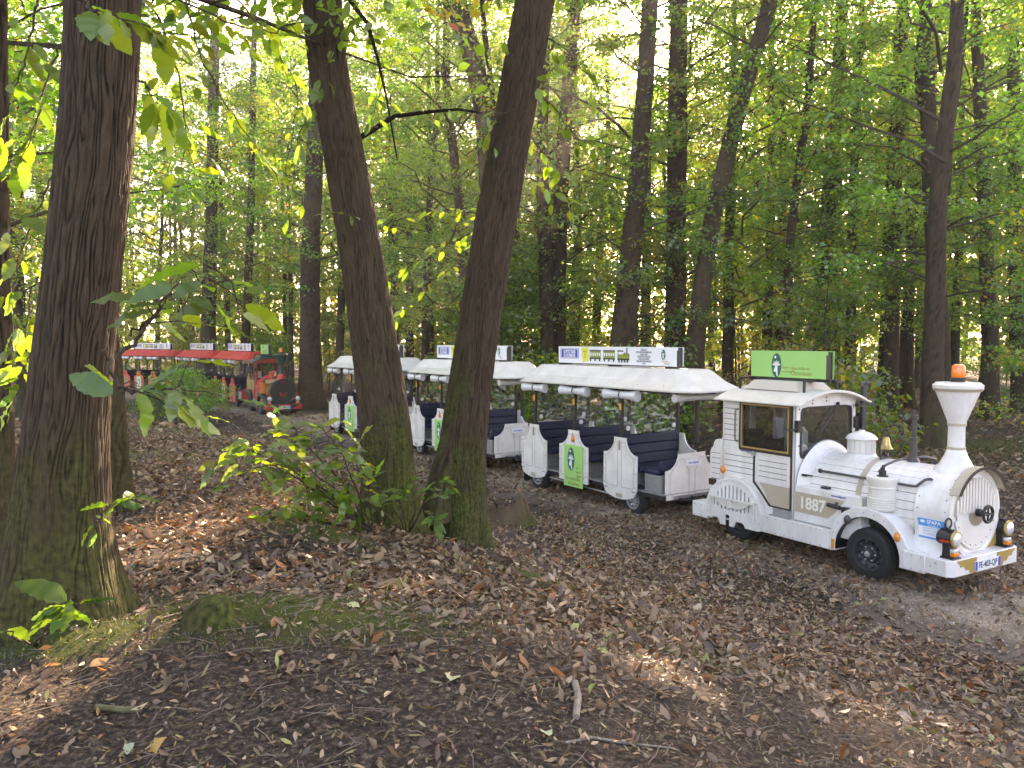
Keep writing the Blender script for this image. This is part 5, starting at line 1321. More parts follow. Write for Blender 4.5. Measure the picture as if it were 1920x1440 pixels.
# the rest of the wood
rng = random.Random(11)
TRV = []
for k in range(4):
    h = 15.0
    lean = rng.uniform(-.9, .9)
    pts = [Vector((0, 0, 0)), Vector((lean * .15, rng.uniform(-.2, .2), 3)), Vector((lean * .45 + rng.uniform(-.15, .15), 0, 7)), Vector((lean, rng.uniform(-.3, .3), 11)), Vector((lean * 1.3, 0, h))]
    me = trunk_mesh('trunk', pts, [.26, .22, .19, .15, .07], 28, .12, .5, .5, 5, 80 + k, .4, 1.2); me.materials.append(BARKG if k == 1 else BARK); TRV.append(me)
def far_ok(x, y, mind):
    s = 9.17 - (.8625 * x + .506 * y)
    pd = float(path_dist(np.array([x]), np.array([y]))[0])
    if pd < 3.2: return False
    return all((x - a) ** 2 + (y - b) ** 2 > mind * mind for a, b in occ)
LABF = [('slender forest tree standing deep in the wood to the right', lambda x, y: x > .25 * y), ('slender forest tree standing deep in the wood behind the white carriages', lambda x, y: -.12 * y < x <= .25 * y), ('slender forest tree standing deep in the wood around the red train', lambda x, y: x <= -.12 * y)]
n_ = 0; tries = 0
while n_ < 84 and tries < 6000:
    tries += 1
    y = rng.uniform(21, 74); x = rng.uniform(-.70, .72) * y
    fs_, pd_ = far_side(x, y)
    if 20 < y < 55 and abs(x - (.267 * y - 4.67)) < 1.0: continue
    if not fs_ or pd_ < (4.2 if x > -.15 * y else 7.5) or not far_ok(x, y, 2.6 if y < 45 else 3.0): continue
    occ.append((x, y)); n_ += 1
    lab = next(l_ for l_, f_ in LABF if f_(x, y))
    t = thing('forest_tree', (x, y, zg1(x, y) - .1), 0, lab, 'tree', lab.replace('slender forest tree standing', 'slender trees'))
    sc_ = rng.uniform(.55, 1.15)
    o = link('trunk', rng.choice(TRV), t); o.rotation_euler = (0, 0, rng.uniform(0, 6.28)); o.scale = (sc_, sc_, rng.uniform(.95, 1.25))
    add_crown(t, rng.choice(THIN) if lane(x, y) else rng.choice(CR), 0, 0, rng.uniform(0, 6.28), rng.uniform(.8, 1.08) * (1.28 if x < -.15 * y and y < 62 else (1.20 if y > 38 else 1)), rng.uniform(-.6, .8))
# trees at the left edge of the clearing, behind the massive trunk
for k, (x, y) in enumerate(((-7.6, 11.5), (-10.5, 15.5), (-13.5, 19.5), (-9.3, 20.5), (-16.5, 25), (-19, 31), (-22, 36), (-24, 42))):
    if k == 3: continue
    t = thing('forest_tree', (x, y, zg1(x, y) - .1), 0, 'forest tree at the left rim of the clearing behind the massive trunk', 'tree', 'trees at the left rim of the clearing')
    sc_ = rng.uniform(.7, 1.1)
    o = link('trunk', rng.choice(TRV), t); o.rotation_euler = (0, 0, rng.uniform(0, 6.28)); o.scale = (sc_, sc_, 1.1)
    add_crown(t, CR[(k * 3) % 7], 0, 0, rng.uniform(0, 6.28), .9, 0)
# understorey saplings
n_ = 0; tries = 0; occ2 = []
while n_ < 56 and tries < 5000:
    tries += 1
    y = rng.uniform(19, 62); x = rng.uniform(-.68, .70) * y
    fs_, pd_ = far_side(x, y)
    if not fs_ or pd_ < 3.8: continue
    if any((x - a) ** 2 + (y - b) ** 2 < 5 for a, b in occ2): continue
    if x > .2 * y and rng.random() < .55: continue
    occ2.append((x, y)); n_ += 1
    lab = 'leafy understorey sapling in the wood behind the red train' if x < -.12 * y else ('leafy understorey sapling in the wood behind the white train')
    t = thing('sapling', (x, y, zg1(x, y) - .03), 0, lab, 'sapling', 'understorey ' + lab.split('behind')[1].strip() + ' side')
    k = rng.randrange(3); s_ = rng.uniform(.7, 1.2)
    me = MB().tube([(0, 0, 0), (.05, .03, 1.5), (-.03, .08, 3.2), (.05, 0, 4.6)], [.05, .04, .028, .01], 6)
    if 'SAPM' not in globals():
        SAPM = me.mesh('stem'); SAPM.materials.append(TWIG)
    o = link('stem', SAPM, t); o.scale = (s_, s_, s_)
    add_crown(t, UND[k], 0, 0, rng.uniform(0, 6.28), s_)
# far wood that reads as one mass
rs = np.random.RandomState(5)
n = 52000
ang = rs.uniform(-.80, .80, n); dist = rs.uniform(76, 112, n)
zz = rs.rand(n) ** 1.0 * (29 + 5 * np.sin(ang * 17) + 3 * np.sin(ang * 41))
p = np.stack([np.sin(ang) * dist, np.cos(ang) * dist, zz + .2], 1)
d = rs.randn(n, 3); d /= np.linalg.norm(d, axis=1)[:, None]
e = np.cross(d, rs.randn(n, 3)); e /= np.linalg.norm(e, axis=1)[:, None]
sz = rs.uniform(.3, .62, n)[:, None]
v = np.stack([p - d * sz, p + e * sz * .5, p + d * sz, p - e * sz * .5], 1).reshape(-1, 3)
col = np.array([.055, .105, .02]) * rs.uniform(.6, 1.5, n)[:, None]
yl = rs.rand(n) < .12; col[yl] = (.17, .15, .02)
me = quick_mesh('far_wood', v, np.arange(n)[:, None] * 4 + np.array([[0, 1, 2, 3]]), np.repeat(col, 4, 0)); me.materials.append(CROWN)
tag(link('far_wood', me), 'mass of far-off sunlit foliage closing the wood', 'wood', None, 'stuff')
tr_ = MB()
for k in range(110):
    a = rng.uniform(-.78, .78); dd = rng.uniform(76, 108); x, y = math.sin(a) * dd, math.cos(a) * dd; r_ = rng.uniform(.12, .34)
    tr_.tube([(x, y, -.2), (x + rng.uniform(-.5, .5), y, 8), (x + rng.uniform(-1, 1), y, 17)], [r_, r_ * .8, r_ * .4], 6)
o = tr_.build('far_trunks', BARK); tag(o, 'close-set far trunks at the back of the wood', 'wood', None, 'stuff')
# ================================================================== shrubs and sprays near the camera
def shrub_at(name, lab, cat, u, v, group=None):
    p = hit(u, v)
    return thing(name, (p.x, p.y, p.z - .02), 0, lab, cat, group), p
SH, p = shrub_at('chestnut_shrub', 'leafy green shrub spreading left from the foot of the leaning trunk', 'shrub', 700, 1005)
rng = random.Random(21)
Yb = p.y
tips = [((700, 1000), (640, 930), (560, 860), (520, 800)), ((700, 1000), (630, 950), (550, 890), (470, 845), (425, 860)), ((705, 1000), (670, 920), (640, 850), (600, 800)), ((690, 1000), (600, 975), (520, 950), (480, 975)),
        ((700, 1000), (690, 930), (665, 860), (640, 830)), ((700, 1000), (620, 940), (520, 850), (470, 830)), ((700, 1000), (650, 950), (590, 900), (560, 930)), ((700, 1000), (640, 900), (560, 820), (545, 795)), ((700, 1000), (610, 920), (520, 870), (450, 885)), ((700, 1000), (655, 965), (610, 955), (560, 985))]
for k, path in enumerate(tips):
    pts = [at(u, v, Yb - .12 * i * ((k % 3) - .7) - .12 * i) for i, (u, v) in enumerate(path)]
    pts[0] = Vector(SH.location) + Vector((0, 0, .03))
    spray(SH, SH.location, pts, 30, .18, LSH, 100 + k, .010, .15, .22)
SP, p = shrub_at('chestnut_sprout', 'dark green sprout growing between the feet of the two leaning trunks', 'sprout', 765, 1000)
for k, path in enumerate((((765, 990), (780, 940), (815, 905), (838, 900)), ((765, 990), (735, 945), (700, 910), (690, 880)), ((765, 990), (790, 960), (820, 965), (812, 985)), ((765, 990), (750, 940), (770, 905), (765, 895)), ((765, 990), (720, 960), (690, 950), (672, 965)), ((765, 990), (800, 935), (830, 925), (845, 910)))):
    pts = [at(u, v, 7.25 - .06 * i) for i, (u, v) in enumerate(path)]; pts[0] = Vector(SP.location)
    spray(SP, SP.location, pts, 9, .14, LSHD, 140 + k, .006, .3, .35)
SQ, p = shrub_at('chestnut_sprout', 'sprout with large toothed leaves at the foot of the massive left trunk', 'sprout', 60, 1205)
for k, (path, nl, sz) in enumerate(((((60, 1200), (100, 1165), (135, 1135), (150, 1130)), 7, .20), (((60, 1200), (30, 1195), (10, 1180), (-10, 1170)), 5, .15), (((60, 1200), (95, 1180), (120, 1150), (140, 1110)), 4, .17))):
    pts = [at(u, v, 3.35) for u, v in path]; pts[0] = Vector(SQ.location)
    spray(SQ, SQ.location, pts, nl, sz, LSHD, 150 + k, .006, .5, .55)
SR, p = shrub_at('chestnut_sprout', 'small leafy shoot springing from the bark of the massive left trunk', 'sprout', 190, 1000)
SR.location = at(180, 985, 4.0)
for k, (path, nl, sz) in enumerate(((((180, 985), (205, 950), (245, 930)), 6, .17), (((180, 985), (175, 970), (185, 1000)), 4, .11))):
    spray(SR, SR.location, [at(u, v, 3.9) for u, v in path], nl, sz, LSHD, 160 + k, .005, .3, .4)
# sprays of the massive trunk's low branches
def tsp(path, Y, n, sz, sh, seed, r0=.006, droop=.35, tr=None, start=.2, dY=0):
    tr = tr or TL
    pts = [at(u, v, Y + dY * i) for i, (u, v) in enumerate(path)]
    spray(tr, tr.location, pts, n, sz, sh, seed, r0, droop, start)
tsp(((205, 660), (225, 730), (270, 738), (345, 722)), 2.25, 14, .145, LSH, 200, .006, .45, None, .25)
tsp(((225, 665), (270, 620), (310, 560), (390, 525), (450, 535)), 2.6, 16, .15, LSH, 201, .008, .15, None, .3)
tsp(((240, 630), (300, 580), (360, 560), (410, 565)), 2.9, 9, .15, LSH, 202, .005, .2, None, .2)
tsp(((262, 150), (280, 170), (300, 185), (320, 195)), 2.9, 5, .17, LSH, 203, .005, .5)
tsp(((110, -20), (180, 20), (240, 40), (320, 70)), 2.9, 12, .16, LSH, 204, .007, .3)
tsp(((70, -20), (60, 60), (40, 140), (10, 200)), 4.6, 14, .19, LSH, 205, .008)
tsp(((110, 90), (80, 180), (60, 260), (20, 300)), 5.0, 16, .19, LSHD, 206, .008)
tsp(((100, 330), (70, 400), (40, 470), (20, 560)), 5.0, 14, .18, LSH, 207, .007)
tsp(((90, 480), (60, 540), (45, 620), (30, 690)), 5.2, 14, .18, LSH, 208, .007)
tsp(((70, 640), (50, 680), (35, 720), (25, 760)), 5.2, 10, .18, LSH, 209, .006)
tsp(((345, -20), (380, 120), (450, 240), (520, 330)), 5.8, 26, .15, LSH, 210, .008, .15, None, .1)
tsp(((290, 20), (330, 120), (350, 240), (340, 330)), 5.2, 24, .16, LSH, 211, .008, .15, None, .1)
tsp(((430, -20), (500, 60), (560, 170), (535, 330)), 6.3, 26, .15, LSH, 212, .008, .15, None, .1)
tsp(((300, -20), (420, 40), (520, 60), (560, 30)), 5.5, 22, .16, LSH, 213, .008, .15, None, .1)
# leaves of the two leaning trunks
tsp(((688, 420), (660, 402), (625, 398), (605, 402)), 7.6, 8, .11, LSH, 220, .006, .1, TA)
tsp(((640, 60), (600, 160), (560, 260), (540, 420)), 7.6, 26, .15, LSHD, 221, .008, .4, TA)
tsp(((960, 380), (900, 400), (800, 390), (700, 430)), 9.2, 34, .16, LSH, 222, .010, .15, TB, .15)
tsp(((950, 430), (880, 440), (800, 470), (730, 520)), 9.2, 34, .17, LSH, 223, .010, .15, TB, .15)
tsp(((905, 500), (850, 500), (790, 540), (740, 600)), 9.5, 22, .16, LSH, 224, .008, .15, TB, .15)
tsp(((968, 200), (930, 220), (900, 270), (885, 320)), 8.2, 20, .17, LSH, 225, .008, .4, TB, .2)
tsp(((1000, 170), (1040, 200), (1080, 260), (1130, 280)), 8.6, 24, .17, LSHD, 226, .009, .15, TB, .1)
tsp(((1010, 60), (1060, 90), (1110, 150), (1140, 230)), 8.4, 26, .17, LSHD, 227, .009, .15, TB, .1)
tsp(((990, 250), (1020, 290), (1050, 320), (1060, 350)), 8.8, 18, .16, LSH, 228, .008, .15, TB, .1)
tsp(((960, 330), (1010, 340), (1050, 370), (1070, 420)), 9.4, 16, .16, LSH, 229, .008, .15, TB, .1)
tsp(((640, 20), (690, 60), (720, 140), (700, 220)), 7.8, 22, .16, LSHD, 230, .008, .15, TA, .1)
tsp(((1160, 540), (1130, 560), (1100, 590), (1060, 640)), 19, 26, .22, LSH, 231, .012, .35, TB, .1) if False else None
# dark bush by the path and other low growth
for k, (u, v, sc_, b_, lab, c_) in enumerate(((345, 792, 1.15, 0, 'dense dark green bush beside the path in front of the red carriages', 'bush'), (395, 775, .85, 0, 'smaller dark bush hugging the path edge near the red engine', 'bush'), (290, 790, .7, 0, 'low dark bush left of the dense one by the path', 'bush'))):
    p = hit(u, v)
    t = thing('bush', (p.x, p.y, p.z - .03), 0, lab, c_, 'bushes beside the path')
    add_crown(t, BUSH[b_], 0, 0, k * 1.3, sc_)
for k, (x, y, sc_, b_, lab) in enumerate(((6.9, 17.2, 1.5, 1, 'sunlit yellowing bush seen through the gap behind the cab'), (1.2, 24.2, 1.6, 1, 'yellow-green bush glowing behind the nearest carriage'), (3.6, 22.8, 1.7, 0, 'green bush behind the nearest carriage sign'), (-1.2, 27.5, 1.7, 1, 'bright bush between the middle and nearest carriages'))):
    t = thing('bush', (x, y, zg1(x, y) - .03), 0, lab, 'bush', 'bushes behind the white train')
    add_crown(t, BUSH[b_], 0, 0, k * 2.1, sc_)

# jagged stump
STUMPM = bark_mat('rotten_wood', True, (1.25, 1.05, .85))
p = hit(948, 978)
ST = thing('tree_stump', (p.x, p.y, p.z - .05), 0, 'low rotten jagged stump right of the leaning trunks', 'stump')
rs = np.random.RandomState(3)
nth = 40; lv = 12; th = np.arange(nth) / nth * 2 * math.pi
V = []
for j in range(lv + 1):
    t = j / lv
    topz = .20 + .17 * (np.sin(th + 2.4) * .5 + .5) + .10 * np.abs(np.sin(th * 6.5)) * (np.cos(th * 3.2) * .5 + .5)
    r = (.27 + .16 * (1 - t) ** 2) * (1 + .16 * np.sin(th * 3 + .5) + .08 * np.sin(th * 7)) + .015 * np.sin(th * 19)
    V.append(np.stack([r * np.cos(th), r * np.sin(th), t * topz], 1))
for j in range(4):
    r = (.25 - .05 * j) * (1 + .16 * np.sin(th * 3 + .5)); V.append(np.stack([r * np.cos(th), r * np.sin(th), np.maximum(.08, topz * (.8 - .2 * j))], 1))
V = np.concatenate(V); L2 = lv + 1 + 4
idx = np.arange(L2 * nth).reshape(L2, nth); i2 = np.roll(idx, -1, 1)
F = np.stack([idx[:-1].ravel(), i2[:-1].ravel(), i2[1:].ravel(), idx[1:].ravel()], 1)
mk = np.clip(.7 - V[:, 2] * 3 + .3 * np.cos(np.tile(th, L2) - .3), 0, 1)
me = quick_mesh('stump_wood', V, F, np.stack([mk, .55 + .35 * np.abs(np.sin(np.tile(th, L2) * 9.5)), mk], 1), True); me.materials.append(STUMPM); link('stump_wood', me, ST)
# small mossy stump at the end of the left root
p = hit(388, 1165)
MS = thing('mossy_stub', (p.x, p.y, p.z - .06), .4, 'small moss-covered root stub beside the root of the massive trunk', 'stump')
me = trunk_mesh('stub_wood', [(0, 0, 0), (.01, .01, .1), (.03, 0, .17), (.03, 0, .19)], [.13, .11, .09, .001], 40, .01, .5, .07, 4, 2, 1.0, 4.0); me.materials.append(BARK); link('stub_wood', me, MS)
# ================================================================== forest litter
def scatter(n, sampler, seed):
    rs = np.random.RandomState(seed); P_ = []
    return sampler(rs, n)
def litter_mesh(name, x, y, size, rs, cols, lift=.016, flat=.42, curl=.8, thin=1.0):
    n = len(x); z = zg(x, y) + lift * rs.rand(n) + .006 + .02 * (path_dist(x, y) < 2.0)
    az = rs.rand(n) * 2 * math.pi; el = rs.normal(0, flat, n)
    d = np.stack([np.cos(az) * np.cos(el), np.sin(az) * np.cos(el), np.sin(el)], 1)
    up = rs.randn(n, 3) * flat + np.array([0, 0, 1.0])
    sd = np.cross(up, d); sd /= np.linalg.norm(sd, axis=1)[:, None]; nr = np.cross(d, sd)
    l_ = size[:, None]; w_ = l_ * rs.uniform(.13, .28, n)[:, None] * thin
    p = np.stack([x, y, z], 1) - d * l_ * .5
    c1 = (rs.uniform(-.2, 1, n) * curl)[:, None] * l_ * .35; c2 = (rs.uniform(-.3, 1, n) * curl)[:, None] * l_ * .3
    jit = lambda: rs.uniform(.75, 1.2, n)[:, None]
    v = np.stack([p, p + d * l_ * .28 * jit() + sd * w_ * .8 * jit() + nr * c2, p + d * l_ * .62 * jit() + sd * w_ * jit() + nr * c2, p + d * l_ + nr * c1, p + d * l_ * .62 * jit() - sd * w_ * jit() + nr * c2 * .7, p + d * l_ * .28 * jit() - sd * w_ * .8 * jit() + nr * c2 * .7], 1)
    v[:, :, 2] += np.maximum(0, (zg(x, y) + .002 + .02 * (path_dist(x, y) < 2.0)) - v[:, :, 2].min(1))[:, None] * .7
    b = np.arange(n)[:, None] * 6
    F_ = np.concatenate([b + np.array([[0, 1, 2, 3]]), b + np.array([[0, 3, 4, 5]])], 0)
    me = quick_mesh(name, v.reshape(-1, 3), F_, np.repeat(cols, 6, 0) * rs.uniform(.72, 1.22, (n * 6, 1))); me.materials.append(LITTER)
    return me
def brown(rs, n, green=.03):
    pal = np.array([(.20, .140, .085), (.27, .190, .115), (.12, .080, .050), (.34, .25, .155), (.42, .33, .22), (.15, .105, .068), (.34, .175, .060)])
    c = pal[rs.choice(7, n, p=[.24, .22, .2, .14, .06, .10, .04])] * rs.uniform(.7, 1.25, n)[:, None]
    g = rs.rand(n) < green; c[g] = np.array([.20, .22, .08]) * rs.uniform(.6, 1.3, g.sum())[:, None]
    return c * np.array([.94, 1.0, .86])
rs = np.random.RandomState(40)
def region(n, y0, y1, k, seedpow=1.0):
    """points filling the view wedge between two distances"""
    y = np.sqrt(rs.uniform(y0 ** 2, y1 ** 2, n)); x = rs.uniform(-k, k, n) * (y + 1.5)
    return x, y
xs_, ys_ = [], []
for n, y0, y1, k in ((34000, 1.6, 6.0, .78), (80000, 6.0, 14.0, .74), (30000, 14, 21, .60), (36000, 14, 34, .70), (9000, 34, 70, .70)):
    x, y = region(n, y0, y1, k); xs_.append(x); ys_.append(y)
x = np.concatenate(xs_); y = np.concatenate(ys_)
s = 9.17 - (.8625 * x + .506 * y); pd = path_dist(x, y)
keep = np.ones(len(x))
# leaf cover is thick on the slope and along the path edge, thin on the trodden soil in front and on the driven gravel
keep *= np.where(y < 6, .20 + .80 * sm((vnoise(x * .8 + 3, y * .8) - .36) / .3) * (1 - .78 * sm((5.2 - y) / 1.6)) * np.where(x < -.3, 1 - .45 * sm((5.2 - y) / 1.5), 1), 1)
keep *= np.where(pd < 2.6, np.clip(.50 + .75 * sm((vnoise(x * .8 + 31, y * .8) - .28) / .3) + sm((pd - 1.0) / 1.2), 0, 1), 1)
keep *= np.where((x > 3.6) & (y < 9.5), 1 - .72 * sm((2.6 - pd) / 1.2), 1)
for (mx_, my_, a_, b_, hh, st) in MOSS: keep *= 1 - .85 * st * np.exp(-(((x - mx_) / a_) ** 2 + ((y - my_) / b_) ** 2) * .9)
keep *= np.where((y > 7.5) & (x < .5), .35 + .65 * sm((vnoise(x * .55 + 17, y * .55 + 5) - .30) / .3), 1)
kp = rs.rand(len(x)) < keep
x, y = x[kp], y[kp]
sz = np.clip(rs.lognormal(math.log(.056), .42, len(x)), .018, .13) * np.where(y > 16, 1.6, 1) * np.where(y < 5, .78, 1) * np.where(y < 3.4, .75, 1)
me = litter_mesh('fallen_leaves', x, y, sz, rs, brown(rs, len(x)))
tag(link('fallen_leaves', me), 'thick litter of brown fallen leaves covering the forest floor', 'leaf litter', None, 'stuff')
# pale stones lying loose on the gravel
px_ = []; py_ = []
for (n, a0, a1) in ((7000, 8, 19), (2500, 19, 34)):
    q = rs.uniform(a0, a1, n); t = rs.uniform(-1.9, 1.9, n)
    px_.append(np.interp(q, sl, cxp) + np.interp(q, sl, nxp) * t); py_.append(np.interp(q, sl, cyp) + np.interp(q, sl, nyp) * t)
x = np.concatenate(px_); y = np.concatenate(py_)
st_ = np.array([.30, .27, .24]) * rs.uniform(.5, 1.4, len(x))[:, None]
me = litter_mesh('loose_gravel', x, y, rs.uniform(.012, .035, len(x)), rs, st_, .018, .5, .9, 1.5); me.materials.clear(); me.materials.append(LITTER)
for_z = None
tag(link('loose_gravel', me), 'loose pale stones scattered over the gravel path', 'gravel', None, 'stuff').location = (0, 0, .004)
# crumbs of bark, husk and twig in the foreground
x, y = region(31000, 1.5, 6.5, .80)
sz = np.clip(rs.lognormal(math.log(.022), .5, len(x)), .008, .07)
me = litter_mesh('litter_crumbs', x, y, sz, rs, brown(rs, len(x), .0) * .70, .008, .3, .4, .55)
tag(link('litter_crumbs', me), 'fine crumbs of bark and husk on the trodden soil', 'debris', None, 'stuff')
x, y = region(1500, 1.5, 6.0, .80)
tw = MB(); rg = random.Random(6)
for xx, yy in zip(x, y):
    a = rg.uniform(0, 6.28); l_ = rg.uniform(.04, .22); z = zg1(xx, yy) + .008
    q = [Vector((xx, yy, z)), Vector((xx + math.cos(a) * l_ * .5 + rg.uniform(-.01, .01), yy + math.sin(a) * l_ * .5, z + .006)), Vector((xx + math.cos(a) * l_, yy + math.sin(a) * l_, z + rg.uniform(-.004, .012)))]
    tw.tube(q, [.0022, .002, .0012], 4, False)
me = bpy.data.meshes.new('twigs'); me.from_pydata(tw.v, [], tw.f); me.materials.append(mat('dry_twig', (.20, .15, .11), .8, var=.4, vscale=9))
tag(link('twigs', me), 'scattered fine dry twigs lying on the foreground soil', 'twigs', None, 'stuff')
ac = MB(); x, y = region(420, 1.6, 5.2, .75)
for xx, yy in zip(x, y):
    if rg.random() < .5 and yy > 3.5: continue
    ac.ball((xx, yy, zg1(xx, yy) + .008), rg.uniform(.007, .011), 7, 5, rg.uniform(1.0, 1.5))
me = bpy.data.meshes.new('acorns'); me.from_pydata(ac.v, [], ac.f); me.materials.append(mat('acorn_brown', (.20, .13, .09), .4, var=.4, vscale=30)); me.polygons.foreach_set('use_smooth', np.ones(len(me.polygons), bool))
tag(link('acorns', me), 'acorns sprinkled over the foreground soil', 'acorns', None, 'stuff')
# moss tufts and thin grass on the green patches
gx_, gy_, gl = [], [], []
for (mx_, my_, a_, b_, hh, st) in MOSS:
    n = int(2600 * a_ * b_ * st) if my_ < 9 else int(260 * a_ * b_)
    a = rs.rand(n) * 6.28; r = np.sqrt(rs.rand(n)) * 1.15
    gx_.append(mx_ + a_ * r * np.cos(a)); gy_.append(my_ + b_ * r * np.sin(a)); gl.append(np.full(n, .018 if my_ < 9 else .06))
x, y = region(5200, 5, 26, .7)
kk = vnoise(x * .6 + 8, y * .6 + 4) > .62; gx_.append(x[kk]); gy_.append(y[kk]); gl.append(np.full(kk.sum(), .07))
x = np.concatenate(gx_); y = np.concatenate(gy_); L_ = np.concatenate(gl) * rs.uniform(.5, 1.4, len(x))
ok = path_dist(x, y) > 1.9; x, y, L_ = x[ok], y[ok], L_[ok]
n = len(x); z = zg(x, y); a = rs.rand(n) * 6.28; lean = rs.uniform(.2, .9, n)
w_ = L_ * .10 + .0015
v = np.stack([np.stack([x - np.sin(a) * w_, y + np.cos(a) * w_, z], 1), np.stack([x + np.sin(a) * w_, y - np.cos(a) * w_, z], 1), np.stack([x + np.cos(a) * lean * L_, y + np.sin(a) * lean * L_, z + L_], 1)], 1)
col = np.array([.085, .115, .022]) * rs.uniform(.5, 1.5, n)[:, None]
me = quick_mesh('moss_and_grass', v.reshape(-1, 3), np.arange(n)[:, None] * 3 + np.array([[0, 1, 2]]), np.repeat(col, 3, 0)); me.materials.append(CROWN)
tag(link('moss_and_grass', me), 'short moss and thin grass on the green patches of ground', 'moss', None, 'stuff')
# single fallen things that stand out
LF = leaf_mat('pale_fallen_leaf', .15, True, gain=(1.6, 1.4, .9), gloss=.03, rnd=0)
def lone(u, v, lab, col, size, curl, nm='fallen_leaf'):
    p = hit(u, v)
    sh = leaf_shape(10, .26, .5, curl, .16, int(u)); a_ = sh.attributes.new('col', 'FLOAT_COLOR', 'POINT')
    a_.data.foreach_set('color', np.tile(np.array([*col, 1], np.float32), len(sh.vertices)))
    sh.materials.append(LF)
    o = link(nm, sh); o.location = (p.x, p.y, p.z + .015 + .2 * abs(curl) * size); o.scale = (size, size, size); o.rotation_euler = (.15, .1, (u * 7.3) % 6.28)
    tag(o, lab, 'leaf')
lone(312, 1395, 'curled orange-brown leaf alone on the dark soil, bottom left', (.42, .21, .07), .10, .7)
lone(652, 1137, 'pale yellow-green leaf on the moss mound', (.50, .48, .24), .10, -.1)
lone(845, 1285, 'pale green fallen leaf in the middle of the foreground', (.36, .38, .22), .13, .2)
lone(245, 1400, 'small grey-green oak leaf near the bottom left corner', (.33, .36, .24), .07, .1)
lone(760, 1230, 'dark brown leaf right below the moss mound', (.14, .09, .06), .12, .3)
lone(1520, 1340, 'broken tan leaf at the lower right foreground', (.36, .25, .16), .12, .5)
lone(1680, 1345, 'large beige curled leaf near the lower right corner', (.42, .32, .21), .13, .6)
lone(1120, 1222, 'small yellow-green leaf beside the dark path of soil', (.30, .33, .10), .08, .2)
lone(1095, 1195, 'upright tan leaf behind the small yellow-green one', (.34, .24, .15), .09, .6)
lone(1530, 1265, 'pale green leaf among brown ones to the lower right', (.40, .45, .25), .08, .2)
lone(1030, 1388, 'pale green lobed leaf at the bottom edge', (.34, .42, .24), .09, .15)
lone(1420, 880 + 470, 'ochre leaf lying at the bottom right of centre', (.38, .24, .08), .08, .4)
def stick(pix, r, lab, m, nm='fallen_stick'):
    q = [hit(u, v) + Vector((0, 0, r * .8)) for u, v in pix]
    o = MB().tube([a_ - q[0] for a_ in q], [r, r * 1.05, r * .95, r * .6][:len(q)], 8).build(nm, m); o.location = q[0]; tag(o, lab, 'stick')
BW = mat('lichen_stick', (.26, .22, .17), .85, var=.5, vscale=25, bump=.3)
stick([(1078, 1285), (1084, 1310), (1080, 1350)], .016, 'short thick lichened stick near the bottom centre', BW)
stick([(1060, 1395), (1110, 1385), (1170, 1395), (1260, 1405)], .006, 'long thin twig lying along the bottom edge', BW)
stick([(265, 1185), (290, 1165), (340, 1150)], .006, 'bare twig at the foot of the massive trunk', BW)
stick([(180, 1330), (230, 1335), (265, 1335)], .013, 'greenish mossy stick in the lower left foreground', mat('mossy_stick', (.13, .12, .05), .9, var=.4, vscale=20))
stick([(668, 1028), (685, 1005), (690, 985)], .010, 'pale dead stick leaning by the shrub roots', BW)
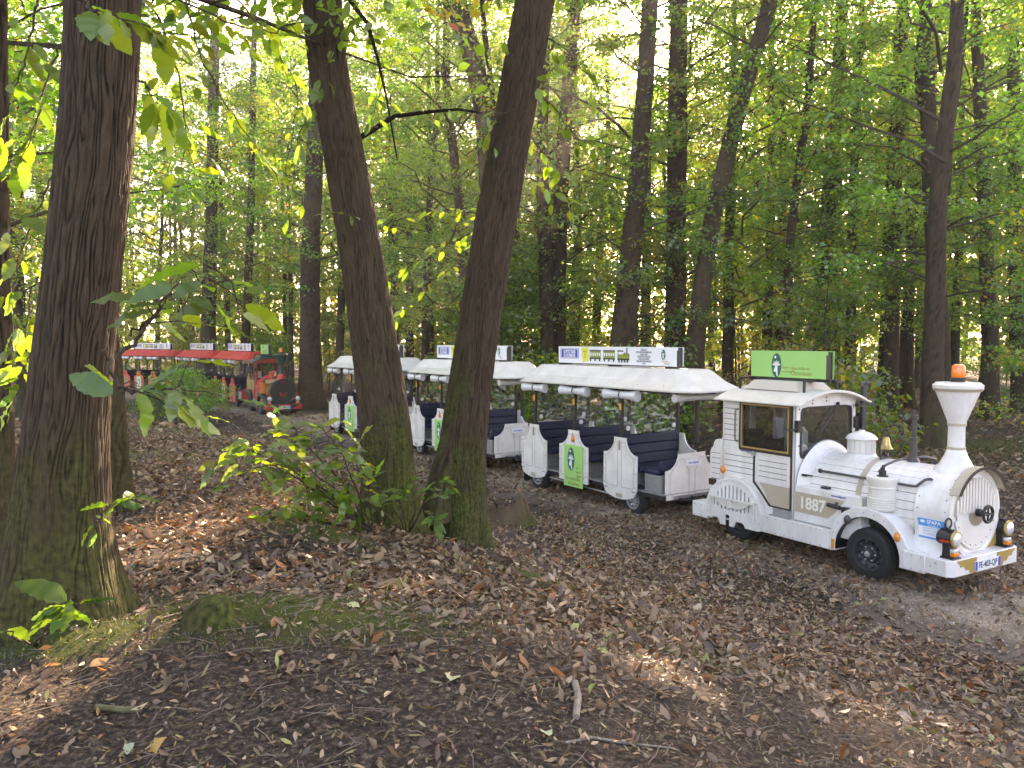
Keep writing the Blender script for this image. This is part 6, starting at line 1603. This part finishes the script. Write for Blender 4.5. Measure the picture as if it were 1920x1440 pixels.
# ================================================================== gaps in the canopy where the low sun comes through
def sun_gaps(gaps):
    S = np.array(SUN_DIR)
    P_ = np.array([tuple(p) for p, r in gaps]); Rr = np.array([r for p, r in gaps])
    n_cut = 0
    for o in [q for q in bpy.data.objects if q.type == 'MESH' and q.name.split('.')[0] == 'crown']:
        if o.data.name not in CACHE: continue
        v, F_, col, k, rad = CACHE[o.data.name]
        t = o.parent
        loc = np.array(t.location) + np.array(o.location); sc_ = o.scale.x
        axis_ = loc - P_; axis_[:, 2] = 0; s2 = np.array([S[0], S[1]]) / math.hypot(S[0], S[1])
        off = np.abs(axis_[:, 0] * s2[1] - axis_[:, 1] * s2[0]); ahead = axis_[:, 0] * s2[0] + axis_[:, 1] * s2[1]
        use = (off < rad * sc_ + 1.2) & (ahead > -rad * sc_)
        if not use.any(): continue
        a = o.rotation_euler.z; c, s_ = math.cos(a), math.sin(a)
        cen = v.reshape(-1, k, 3).mean(1) * sc_
        W_ = np.stack([cen[:, 0] * c - cen[:, 1] * s_, cen[:, 0] * s_ + cen[:, 1] * c, cen[:, 2]], 1) + loc
        kill = np.zeros(len(W_), bool)
        for p, r in zip(P_[use], Rr[use]):
            d = W_ - p; al = d @ S
            kill |= (al > .6) & (np.linalg.norm(d - al[:, None] * S, axis=1) < r)
        if kill.sum() < 10: continue
        keep = np.repeat(~kill, k); nl = int((~kill).sum())
        b = np.arange(nl)[:, None] * k
        F2 = b + np.array([[0, 1, 2, 3]]) if k == 4 else np.concatenate([b + np.array([[0, 1, 2, 3]]), b + np.array([[0, 3, 4, 5]])], 0)
        me = quick_mesh('crown', v[keep], F2, col[keep]); me.materials.append(CROWN)
        o.data = me; n_cut += 1
    return n_cut
gaps = []
for i in range(9):
    t = i / 8
    gaps.append((hit(215 + 265 * t, 1032 - 92 * t), .40 + .05 * math.sin(i * 2.3)))
for u, v, r in ((640, 968, .22), (745, 1105, .20), (770, 1108, .16), (330, 975, .25), (1230, 1255, .16), (1330, 1300, .12)): gaps.append((hit(u, v), r))
for u, v, Y, r in ((275, 725, 2.25, .22), (330, 735, 2.25, .2), (235, 735, 2.25, .18), (300, 190, 2.9, .2), (400, 590, 2.9, .15), (520, 830, 7.0, .35), (600, 810, 7.0, .35), (640, 870, 7.1, .3), (450, 870, 6.8, .25), (780, 400, 9.2, .7), (860, 430, 9.2, .6), (760, 500, 9.3, .5), (900, 260, 8.2, .4), (1030, 300, 8.8, .4), (640, 400, 7.6, .15), (60, 640, 5.2, .4), (40, 500, 5.2, .4), (60, 240, 5.0, .4), (480, 250, 5.8, .4), (360, 250, 5.2, .4), (745, 740, 7.7, .12), (700, 500, 7.7, .12)): gaps.append((at(u, v, Y), r))
NCUT = sun_gaps(gaps)
for m_ in [q for q in bpy.data.meshes if q.users == 0]: bpy.data.meshes.remove(m_)
# ================================================================== thin hazy air, added chiefly to lift the dark parts of the wood
hz = MB().box(-330, 330, -125, 425, -3, 46).mesh('haze')
hm = bpy.data.materials.new('haze_air'); hm.use_nodes = True
hn = hm.node_tree.nodes; hn.clear()
ho = hn.new('ShaderNodeOutputMaterial'); hv = hn.new('ShaderNodeVolumePrincipled')
hv.inputs['Color'].default_value = (.95, .95, .95, 1); hv.inputs['Density'].default_value = .0009; hv.inputs['Anisotropy'].default_value = .55
hm.node_tree.links.new(hv.outputs[0], ho.inputs['Volume'])
hz.materials.append(hm)
tag(link('haze', hz), 'thin haze added in the wood to lift its dark parts', 'haze', None, 'stuff')
cy.volume_bounces = 0
